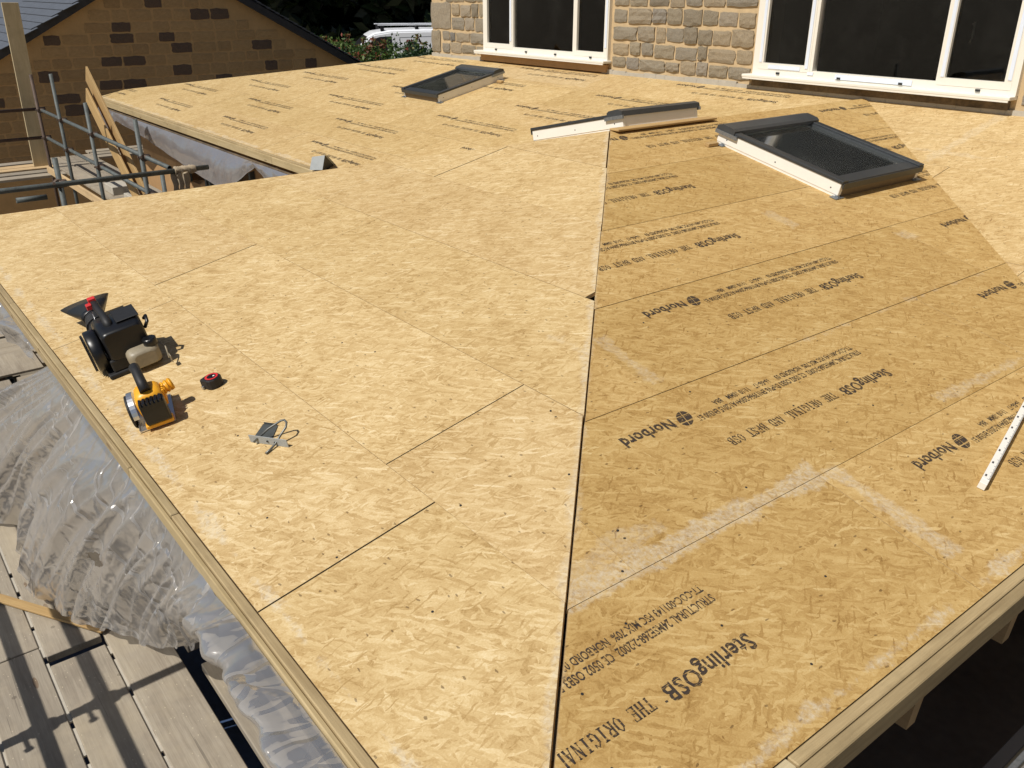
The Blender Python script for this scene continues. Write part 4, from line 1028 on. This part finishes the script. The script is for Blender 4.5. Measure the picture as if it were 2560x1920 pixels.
# walls under the projecting wing: they close the dark space seen below the right eave
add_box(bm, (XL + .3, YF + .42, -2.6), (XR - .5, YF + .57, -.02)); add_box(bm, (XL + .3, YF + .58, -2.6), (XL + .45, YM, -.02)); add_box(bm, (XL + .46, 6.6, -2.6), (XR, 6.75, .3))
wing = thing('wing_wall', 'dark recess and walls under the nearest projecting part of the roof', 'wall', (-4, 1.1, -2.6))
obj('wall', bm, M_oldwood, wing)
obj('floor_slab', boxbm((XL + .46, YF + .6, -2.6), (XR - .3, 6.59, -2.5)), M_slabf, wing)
# glazed door frame just below the right eave
dr = thing('door_frame', 'grey sliding door frame leaning in the dark below the right eave corner', 'door frame', (-.4, 2.3, -2.6))
for (xo, zo, w_, mt) in ((.045, 0, .03, M_galv), (.01, -.02, .02, M_bracket), (-.03, -.03, .04, M_vanblk)):
    beam('rail', (-.58 + xo, 2.30, -.56 + zo), (-.58 + xo, 3.6, -.56 + zo), w_, .04, mt, dr)
beam('stile', (-.535, 2.32, -2.5), (-.535, 2.32, -.585), .03, .04, M_bracket, dr)
# blue tarpaulin under the deck
bm = bmesh.new()
G = 24
vs = [[bm.verts.new((-5.5 + 5.5 * i / G, -.5 + 2.0 * j / 10, -1.75 + .12 * noise.noise(V((i * .5, j * .5, 0))))) for j in range(11)] for i in range(G + 1)]
for i in range(G):
    for j in range(10): bm.faces.new((vs[i][j], vs[i + 1][j], vs[i + 1][j + 1], vs[i][j + 1]))
tag(obj('tarpaulin', bm, M_blue, None, smooth=True), 'dusty blue tarpaulin seen through the gap between the scaffold boards', 'tarpaulin')

# ---------------------------------------------------------------- polythene sheets
def lerp_keys(keys, t):
    for (t0, a_), (t1, b_) in zip(keys, keys[1:]):
        if t <= t1:
            s = (t - t0) / (t1 - t0); s = max(0, min(1, s))
            return [x + (y - x) * s for x, y in zip(a_, b_)]
    return list(keys[-1][1])
def sheet(keys, ni, nj, billow, wr, seed, holes=()):
    """keys: (t, (topx, topy, topz, botx, boty, botz, bulge))"""
    bm = bmesh.new(); grid = []
    n = len(keys) - 1
    for i in range(ni + 1):
        t = n * i / ni; k = lerp_keys(keys, t); T_ = V(k[0:3]); B_ = V(k[3:6]); bulge = k[6] * (.45 if (billow and len(keys) > 8 and t < 10) else 1)
        B_ += V((noise.noise(V((t * 3, seed, 0))) * .05, noise.noise(V((t * 3.3, seed, 4))) * .035, 0)) * (1 if billow else .3)
        col = []
        for j in range(nj + 1):
            s = j / nj
            p = T_.lerp(B_, s)
            p.y -= bulge * sin(pi * min(1, s * 1.05)) * (1 - .35 * s)
            p.z += bulge * .6 * sin(pi * s)
            q = V((t * 2.2, s * 1.3, seed))
            amp = wr * min(1, s * 4 + .12)
            d = noise.noise(q * 1.3) * 1.2 + (1 - abs(noise.noise(V((t * 2.6 + s * 1.2, s * .9, seed + 3)))) * 2) * .8 + noise.noise(V((t * 6 + 2 * s, s * 1.6, seed + 9))) * .20 + noise.noise(V((t * 18, s * 7, seed + 5))) * .04
            ph = t * 1.15 + .55 * noise.noise(V((t * .8, s * 1.1, seed + 2))) - s * .55 * cos(t * .9 + seed); cr_ = abs((ph % 1.0) - .5) * 2
            ph2 = t * 2.9 + .8 * noise.noise(V((t * 1.3, s * 2.0, seed + 6))) + s * .7; cr2_ = abs((ph2 % 1.0) - .5) * 2
            d += (cr_ - .5) * 1.5 * min(1, s * 3) + (cr2_ - .5) * .5 * min(1, s * 3)
            p += V((.15 * d, -.75 * d, .55 * d)) * amp * (.45 if (billow and len(keys) > 8 and t > 10.5) else 1)
            if p.z < DZ + .012: p.z = DZ + .012 + .01 * (1 + noise.noise(q * 9)) + .25 * min(.1, DZ + .012 - p.z)
            col.append(bm.verts.new(p))
        grid.append(col)
    for i in range(ni):
        for j in range(nj):
            f = bm.faces.new((grid[i][j], grid[i + 1][j], grid[i + 1][j + 1], grid[i][j + 1])); f.smooth = True
            c = f.calc_center_median()
            for (hi_, hj_, ra, rb) in holes:
                u_, v_ = (i / ni - hi_), (j / nj - hj_)
                if (u_ / ra) ** 2 + (v_ / rb) ** 2 < 1 + .5 * noise.noise(V((i * .7, j * .7, 2))):
                    bm.faces.remove(f); break
    return bm
TY, TZ = .604, -.066
keys = [(-4.42, -5.45, .34, -.62, .02), (-4.34, -5.5, .16, -.86, .05), (-4.22, -5.1, .08, -.94, .09), (-4.05, -4.72, .16, -.94, .12), (-3.85, -4.45, .38, -.94, .12), (-3.65, -4.28, .26, -.94, .13), (-3.35, -3.95, .25, -.93, .13),
        (-3.05, -3.62, .33, -.92, .12), (-2.8, -3.35, .42, -.86, .09), (-2.55, -3.0, .50, -.74, .06), (-2.35, -2.68, .54, -.56, .06), (-2.2, -2.38, .58, -.38, .09), (-2.0, -2.1, .60, -.28, .13), (-1.75, -1.8, .60, -.25, .14), (-1.45, -1.48, .59, -.24, .13), (-1.1, -1.12, .59, -.24, .13), (-.8, -.8, .59, -.24, .12)]
K = [(i, (k[0], TY if i < 10 else (.596 if i < 11 else .588), TZ if i < 10 else (-.05 if i < 12 else -.022), k[1], k[2], k[3], k[4])) for i, k in enumerate(keys)]
o = obj('polythene_sheet', sheet(K, 520, 110, True, .034, 1.7, holes=[(.165, .38, .006, .03), (.46, .50, .012, .035)]), M_poly, None)
tag(o, 'large crumpled translucent polythene sheet hanging from the front eave onto the scaffold boards', 'plastic sheet')
K = [(0, (-8.0, TY, TZ, -8.0, .60, -.26, .03)), (1, (-7.0, TY, TZ, -7.05, .58, -.25, .03)), (2, (-6.2, TY, TZ, -6.3, .57, -.28, .03)), (3, (-5.5, TY, TZ, -5.6, .57, -.27, .03)), (4, (-4.7, TY, TZ, -4.72, .60, -.15, .02))]
o = obj('polythene_sheet', sheet(K, 160, 30, True, .03, 5.1), M_poly, None)
tag(o, 'short strip of grey polythene below the front eave at the left edge of the photo', 'plastic sheet')
K = [(0, (-15.5, YM - .075, -.13, -15.5, YM - .09, -.34, .01)), (1, (-14.9, YM - .075, -.13, -14.9, YM - .10, -.44, .02)), (2, (-14.6, YM - .075, -.13, -14.55, YM - .08, -.26, .01)), (3, (-13.6, YM - .075, -.13, -13.6, YM - .10, -.30, .02)), (4, (-12.5, YM - .075, -.13, -12.5, YM - .12, -.38, .03)),
     (5, (-11.3, YM - .075, -.13, -11.2, YM - .16, -.48, .04)), (6, (-10.3, YM - .075, -.13, -10.25, YM - .20, -.52, .06)), (7, (-9.6, YM - .075, -.13, -9.7, YM - .20, -.45, .06)), (8, (-9.2, YM - .075, -.13, -9.2, YM - .10, -.17, .03)), (9, (-8.9, YM - .075, -.13, -8.8, YM - .10, -.33, .03)), (10, (-8.2, YM - .075, -.13, -8.0, YM - .10, -.36, .03))]
o = obj('polythene_sheet', sheet(K, 360, 24, False, .008, 9.3), M_poly_eave, None)
tag(o, 'long thin strip of grey polythene hanging under the rear roof eave behind the scaffold', 'plastic sheet')

# ---------------------------------------------------------------- outbuilding with gable
gb = thing('gable_building', 'brown stone gable end in shade with scattered dark stones and grey slate roof', 'building', (-18, 5.8, -2.6))
GX = -18.0; APX = (5.83, 2.15); SL, SR = .54, .55
yl, yr = -1.2, 11.5
bm = bmesh.new()
prof = [(yl, -2.6), (yr, -2.6), (yr, APX[1] - (yr - APX[0]) * SR), (APX[0], APX[1]), (yl, APX[1] - (APX[0] - yl) * SL)]
loft(bm, [[V((GX, y, z)) for y, z in prof], [V((GX - 8, y, z)) for y, z in prof]], smooth=False)
obj('wall', bm, M_ochre_mortar, gb)
rg = random.Random(21)
GM = []
for s in range(8):
    me = stone_mesh(100 + s); me.materials.clear(); me.materials.append(M_ochre); GM.append(me)
GD = []
for s in range(4):
    me = stone_mesh(200 + s); me.materials.clear(); me.materials.append(M_dkstone); GD.append(me)
gframe = Matrix.Translation((GX, 0, 0)) @ Matrix.Rotation(radians(90), 4, 'Z') @ Matrix.Translation((0, -YW, 0))
darks = [(510, 28), (572, 26), (308, 60), (150, 95), (302, 90), (435, 87), (656, 53), (663, 107), (464, 113), (253, 151), (310, 148), (481, 173), (680, 162), (765, 159), (117, 189), (540, 190), (287, 222), (337, 218), (190, 234), (165, 264), (10, 270), (570, 27), (392, 5)]
DPOS = []
for (px, py) in darks:
    d = FWD * 2165.5 + RIGHT * (px - 1280) - UP * (py - 960); t = GX / d.x; DPOS.append((d.y * t, 1.6 + d.z * t))
z = -1.55; count = 0
while z < 2.1:
    hgt = rg.choice((.19, .205, .215)); y = 1.6 + rg.uniform(-.2, 0)
    while y < 9.6:
        w = rg.uniform(.26, .50)
        top = min(APX[1] - abs(y + w / 2 - APX[0]) * .55 - w * .30, 9) - .04
        if z + hgt < top:
            dk = any(abs(y + w / 2 - dy) < w * .5 and abs(z + hgt / 2 - dz_) < hgt * .52 for dy, dz_ in DPOS)
            put_stone(y + .012, y + w - .012, z + .01, z + hgt - .01, gb, GD if dk else GM, .022 if dk else .012, gframe, rg); count += 1
        y += w
    z += hgt
# roof
for side, s_, ye in (('L', SL, yl - .25), ('R', SR, yr + .25)):
    bm = bmesh.new(); zz = APX[1] - abs(ye - APX[0]) * s_
    P_ = [(APX[0], APX[1] + .02), (ye, zz + .02), (ye, zz + .09), (APX[0], APX[1] + .09)]
    loft(bm, [[V((GX + .10, y, z_)) for y, z_ in P_], [V((GX - 8.2, y, z_)) for y, z_ in P_]], smooth=False)
    obj('roof_deck', bm, M_slate, gb)
    bm = bmesh.new(); P_ = [(APX[0], APX[1] - .05), (ye, zz - .05), (ye, zz + .10), (APX[0], APX[1] + .10)]
    loft(bm, [[V((GX + .15, y, z_)) for y, z_ in P_], [V((GX + .102, y, z_)) for y, z_ in P_]], smooth=False)
    obj('verge_board', bm, M_verge, gb)
sl_me = bpy.data.meshes.new('slate'); bm = boxbm((0, 0, 0), (.296, .30, .012), .002); bm.to_mesh(sl_me); bm.free(); sl_me.materials.append(M_slate)
angL = atan(SL)
for r_ in range(21):
    d0 = 1.0 + r_ * .21
    for c_ in range(14):
        yy = APX[0] - (d0 + .30) * cos(angL); zz = APX[1] - (d0 + .30) * sin(angL) + .105
        M_ = Matrix.Translation((GX + .14 - .3 * (c_ + 1) - (.15 if r_ % 2 else 0) + .15, yy, zz)) @ Matrix.Rotation(angL - radians(4.5), 4, 'X')
        place(bpy.data.objects.new('slate', sl_me), M_, gb)
# verge slates on the right slope: stepped edge
angR = -atan(SR)
for r_ in range(24):
    d0 = .05 + r_ * .21; yy = APX[0] + d0 * cos(angR); zz = APX[1] + d0 * sin(angR) + .125
    M_ = Matrix.Translation((GX + .16 - .296, yy, zz)) @ Matrix.Rotation(angR + radians(4), 4, 'X')
    place(bpy.data.objects.new('slate', sl_me), M_, gb)

# ---------------------------------------------------------------- ground
bm = bmesh.new(); G = 60
def gz(x, y):
    d = hypot(x, y); return -2.62 + (max(0, d - 20) * .045 if d < 60 else 1.8 + (d - 60) * .002) + .05 * noise.noise(V((x * .3, y * .3, 0)))
def gp(i, j):
    f = lambda k: math.copysign((abs(k / (G / 2)) ** 2.2) * 900, k)
    x, y = f(i - G / 2) - 8, f(j - G / 2) + 5
    return V((x, y, gz(x, y)))
gv = [[bm.verts.new(gp(i, j)) for j in range(G + 1)] for i in range(G + 1)]
for i in range(G):
    for j in range(G): bm.faces.new((gv[i][j], gv[i + 1][j], gv[i + 1][j + 1], gv[i][j + 1]))
tag(obj('ground', bm, M_ground, None, smooth=True), kind='structure')

# ---------------------------------------------------------------- van
vz = -1.62; VX, VY0 = -29.6, 15.05
van = thing('parked_van', 'white panel van with roof bars half hidden behind the red tipped shrub', 'van', (VX, VY0, vz))
half = .95
prof = [(0, .45), (.02, .78), (.10, .98), (.55, 1.08), (.70, 1.20), (1.25, 1.72), (1.45, 1.82), (2.0, 1.90), (3.2, 1.92), (4.6, 1.90), (4.95, 1.86), (5.02, 1.75), (5.05, .5), (5.02, .30), (.1, .28)]
bm = bmesh.new()
sects = [(-half + .10, .90), (-half + .02, .97), (-half, 1.0), (half, 1.0), (half - .0, 1.0), (half + .0, 1.0)]
def vring(x, zs): return [V((VX + x, VY0 + y, vz + .28 + (z - .28) * zs)) for y, z in prof]
loft(bm, [vring(-half, .955), vring(-half + .09, .995), vring(-.3, 1.01), vring(.3, 1.01), vring(half - .09, .995), vring(half, .955)], smooth=False)
bmesh.ops.bevel(bm, geom=[e_ for e_ in bm.edges if e_.calc_face_angle(0) > .5], offset=.03, segments=2, affect='EDGES')
obj('body', bm, M_vanwhite, van)
def side_patch(name, pts, mat, dx=.004, th=.008):
    bm = bmesh.new()
    loft(bm, [[V((VX + half + dx, VY0 + y, vz + z)) for y, z in pts], [V((VX + half + dx - th, VY0 + y, vz + z)) for y, z in pts]], smooth=False)
    return obj(name, bm, mat, van)
side_patch('side_window', [(.95, 1.15), (1.42, 1.62), (1.62, 1.68), (2.02, 1.70), (2.06, 1.15)], M_vanblk)
for pts in ([(2.30, 1.66), (4.0, 1.70), (4.0, 1.685), (2.30, 1.645)], [(4.0, 1.70), (4.03, 1.66), (4.05, .6), (4.03, .6), (4.01, 1.66)], [(2.12, 1.66), (2.135, 1.66), (2.135, .5), (2.12, .5)], [(2.30, 1.66), (2.315, 1.66), (2.315, .5), (2.30, .5)]):
    side_patch('panel_gap', pts, M_bracket, .003, .004)
bm = bmesh.new(); loft(bm, [[V((VX + x, VY0 + y, vz + z)) for x, y, z in ((-.78, .70, 1.20), (.78, .70, 1.20), (.72, 1.22, 1.66), (-.72, 1.22, 1.66))], [V((VX + x, VY0 + y - .02, vz + z + .03)) for x, y, z in ((-.78, .70, 1.20), (.78, .70, 1.20), (.72, 1.22, 1.66), (-.72, 1.22, 1.66))]], smooth=False)
obj('windscreen', bm, M_vanblk, van)
for y in (1.7, 2.9, 3.85):
    bm = bmesh.new(); add_box(bm, (VX - .85, VY0 + y, vz + 2.0), (VX + .85, VY0 + y + .05, vz + 2.03))
    for sx in (-.80, .80): add_box(bm, (VX + sx - .04, VY0 + y - .03, vz + 1.86), (VX + sx + .04, VY0 + y + .09, vz + 2.0))
    obj('roof_bar', bm, M_vanblk, van)
for sx in (-.62, .62):
    bm = bmesh.new(); add_box(bm, (VX + sx - .02, VY0 + 1.6, vz + 2.031), (VX + sx + .02, VY0 + 4.6, vz + 2.06)); obj('roof_rail', bm, M_vanwhite, van)
for y in (.95, 4.05):
    for sx in (-1, 1):
        bm = bmesh.new(); add_cyl(bm, (VX + sx * .78, VY0 + y, vz + .33), (VX + sx * .965, VY0 + y, vz + .33), .33, 20); obj('wheel', bm, M_black2, van)
me = text_mesh('HT', .42, .20, .03, 1.0); me.materials.append(M_navy)
obj('lettering', me, None, van, Matrix.Translation((VX + half + .006, VY0 + 2.72, vz + 1.17)) @ Matrix.Rotation(pi / 2, 4, 'Z') @ Matrix.Rotation(pi / 2, 4, 'X'))

van.rotation_euler = (0, 0, radians(-24))     # the whole van turned about its front corner

# ---------------------------------------------------------------- plants
def leaf_cloud(name, pts_fn, n, size, mat, parent=None, seed=0, kind=None):
    r = random.Random(seed); verts = []; faces = []; tint = []
    for k in range(n):
        c, tn, sz = pts_fn(r)
        s = size * sz * r.uniform(.7, 1.3)
        ax = V((r.gauss(0, 1), r.gauss(0, 1), r.gauss(0, .8))).normalized(); b_ = ax.cross(V((r.gauss(0, 1), r.gauss(0, 1), r.gauss(0, 1)))).normalized()
        i0 = len(verts)
        verts += [c - ax * s * .6, c + b_ * s * .27 - ax * s * .05, c + ax * s * .6, c - b_ * s * .27 - ax * s * .05]
        faces.append((i0, i0 + 1, i0 + 2, i0 + 3)); tint += [tn] * 4
    me = bpy.data.meshes.new(name); me.from_pydata([tuple(v) for v in verts], [], faces); me.materials.append(mat)
    at = me.attributes.new('tint', 'FLOAT', 'POINT'); at.data.foreach_set('value', tint)
    o = place(bpy.data.objects.new(name, me), None, parent)
    if kind: o['kind'] = kind
    return o
def pix(px, py, D):
    d = FWD * 2165.5 + RIGHT * (px - 1280) - UP * (py - 960); t = D / hypot(d.x, d.y); return V((0, 0, 1.6)) + d * t
SHRUBS = [(735, 112, 24, 1.2, 1.0, 'pale green shrub low against the right end of the gable verge', 'L'), (785, 106, 23, 1.2, .9, 'pale green rounded shrub beside the brown gable roof edge', 'L'), (870, 103, 21.5, 1.3, 1.15, 'green shrub with red tipped shoots in front of the white van', 'L'),
          (965, 101, 22, 1.25, 1.1, 'speckled green and red shrub between the van and the timber roof', 'L'), (1050, 124, 20.5, 1.2, 1.0, 'dark green laurel beside the corner of the stone house', 'D'), (1110, 124, 21, 1.0, 1.0, 'dark green laurel hidden behind the stone house corner', 'D')]
for i, (px, py, D, rad, hh, lab, kd) in enumerate(SHRUBS):
    c = pix(px, py, D); base = gz(c.x, c.y); top = c.z
    root = thing('shrub', lab, 'shrub', (c.x, c.y, base))
    def fn(r, c=c, rad=rad, top=top, base=base, i=i, kd=kd):
        while True:
            p = V((r.uniform(-1, 1), r.uniform(-1, 1), r.uniform(-1, 1)))
            if p.length < 1: break
        p = p.normalized() * (p.length ** .35)
        lump = 1 + .22 * noise.noise(p * 2.3 + V((i * 5, 0, 0))) + .12 * noise.noise(p * 6 + V((i * 5, 0, 0)))
        q = V((c.x + p.x * rad * lump, c.y + p.y * rad * 1.15 * lump, 0)); hc = (top + base) / 2; q.z = hc + p.z * (top - base) / 2 * lump
        t = min(1, max(0, .42 + .35 * noise.noise(q * 2.0) + r.gauss(0, .16)))
        if kd == 'L' and noise.noise(q * 1.7 + V((9, 9, 9))) > .33 and r.random() < .22: t = r.uniform(.9, 1)
        elif kd == 'L': t = min(t, .88)
        return q, t, 1.0
    leaf_cloud('crown', fn, 9500, .085, M_leaf if kd == 'L' else M_leaf_dk, root, 40 + i)
    bm = bmesh.new()
    rr_ = random.Random(i)
    tips = []
    for k in range(7):
        a_ = rr_.uniform(0, 6.28); d = rr_.uniform(.2, .8) * rad
        e_ = V((c.x + d * cos(a_), c.y + d * sin(a_), top - .25 * d + rr_.uniform(0, .32) * (1 if kd == 'L' else .4)))
        sweep(bm, [(c.x, c.y, base), ((c.x + e_.x) / 2, (c.y + e_.y) / 2, (base + e_.z) / 2 + .1), e_], [.03, .015, .005], 5); tips.append(e_)
    obj('stems', bm, M_bark, root)
    def fn2(r, tips=tips):
        e_ = r.choice(tips); s = r.random() ** 1.3
        return e_ + V((r.gauss(0, .05), r.gauss(0, .05), -.40 * s + .03)), (r.uniform(.86, 1) if s < .5 and r.random() < .65 else r.uniform(.3, .8)), 1.0
    leaf_cloud('young_shoots', fn2, 600, .085, M_leaf if kd == 'L' else M_leaf_dk, root, 90 + i, 'stuff')

# woodland behind: trees with high crowns over dark undergrowth
tree_crown = None
TREES = [(pix(px, 0, D), D) for px, D in ((470, 44), (560, 50), (640, 42), (720, 49), (800, 43), (880, 50), (960, 42), (1040, 48), (1120, 43), (520, 58), (680, 60), (840, 59), (1000, 58), (1180, 52))]
labs = ['leftmost dark tree beyond the gable roof', 'dark tree just right of the gable apex', 'dark tree above the right gable verge', 'dark tree between the gable and the van', 'dark tree above the front of the van', 'dark tree over the van windscreen',
        'dark tree over the middle of the van', 'dark tree over the rear of the van', 'dark tree beside the stone house corner', 'rear dark tree left of the gable verge', 'rear dark tree above the gable verge', 'rear dark tree behind the van front', 'rear dark tree behind the van roof', 'rear dark tree hidden by the house corner']
def fnc(r):
    while True:
        p = V((r.uniform(-1, 1), r.uniform(-1, 1), r.uniform(-1, 1)))
        if p.length < 1: break
    p = p.normalized() * (p.length ** .5); l_ = 1 + .3 * noise.noise(p * 2.2)
    return V((p.x * 5.0 * l_, p.y * 5.0 * l_, 8.0 + p.z * 5.8 * l_)), r.random(), 1
for k, ((c, D), lab) in enumerate(zip(TREES, labs)):
    base = gz(c.x, c.y); root = thing('woodland_tree', lab + ', in deep shade', 'tree', (c.x, c.y, base), 'dark woodland trees behind the van')
    M_ = Matrix.Translation((c.x, c.y, base)) @ Matrix.Rotation(k * 1.3, 4, 'Z')
    if tree_crown is None:
        o = leaf_cloud('crown', fnc, 15000, .80, M_leaf_tree, None, 7); tree_crown = o.data
        bpy.data.objects.remove(o)
    place(bpy.data.objects.new('crown', tree_crown), M_, root)
    bm = bmesh.new(); sweep(bm, [(0, 0, -.3), (.1, 0, 1.6), (-.1, .1, 4), (.2, 0, 8)], [.36, .26, .2, .08], 9)
    for q in range(4): sweep(bm, [(0, .05, 3 + q * .8), (1.2 * cos(q * 1.9), 1.2 * sin(q * 1.9), 5 + q), (2.8 * cos(q * 1.9), 2.8 * sin(q * 1.9), 7 + q)], [.1, .07, .03], 6)
    obj('trunk', bm, M_bark, root, M_)
def fnu(r):
    px = r.uniform(380, 1250); D = r.uniform(38, 66); c = pix(px, 0, D)
    b_ = gz(c.x, c.y); h = 3.6 if D > 50 else 1.6 + 1.4 * noise.noise(V((px * .02, D * .2, 0)))
    return V((c.x, c.y, b_ + r.uniform(-.1, h))), r.random() * .6, 1
leaf_cloud('undergrowth', fnu, 26000, .55, M_leaf_tree, None, 3, 'stuff')
def fnb(r):
    px = r.uniform(250, 1400); c = pix(px, 0, r.uniform(68, 74)); return V((c.x, c.y, gz(c.x, c.y) + r.uniform(-.3, 12))), r.random() * .6, 1
leaf_cloud('far_woodland', fnb, 22000, 1.3, M_leaf_tree, None, 4, 'stuff')
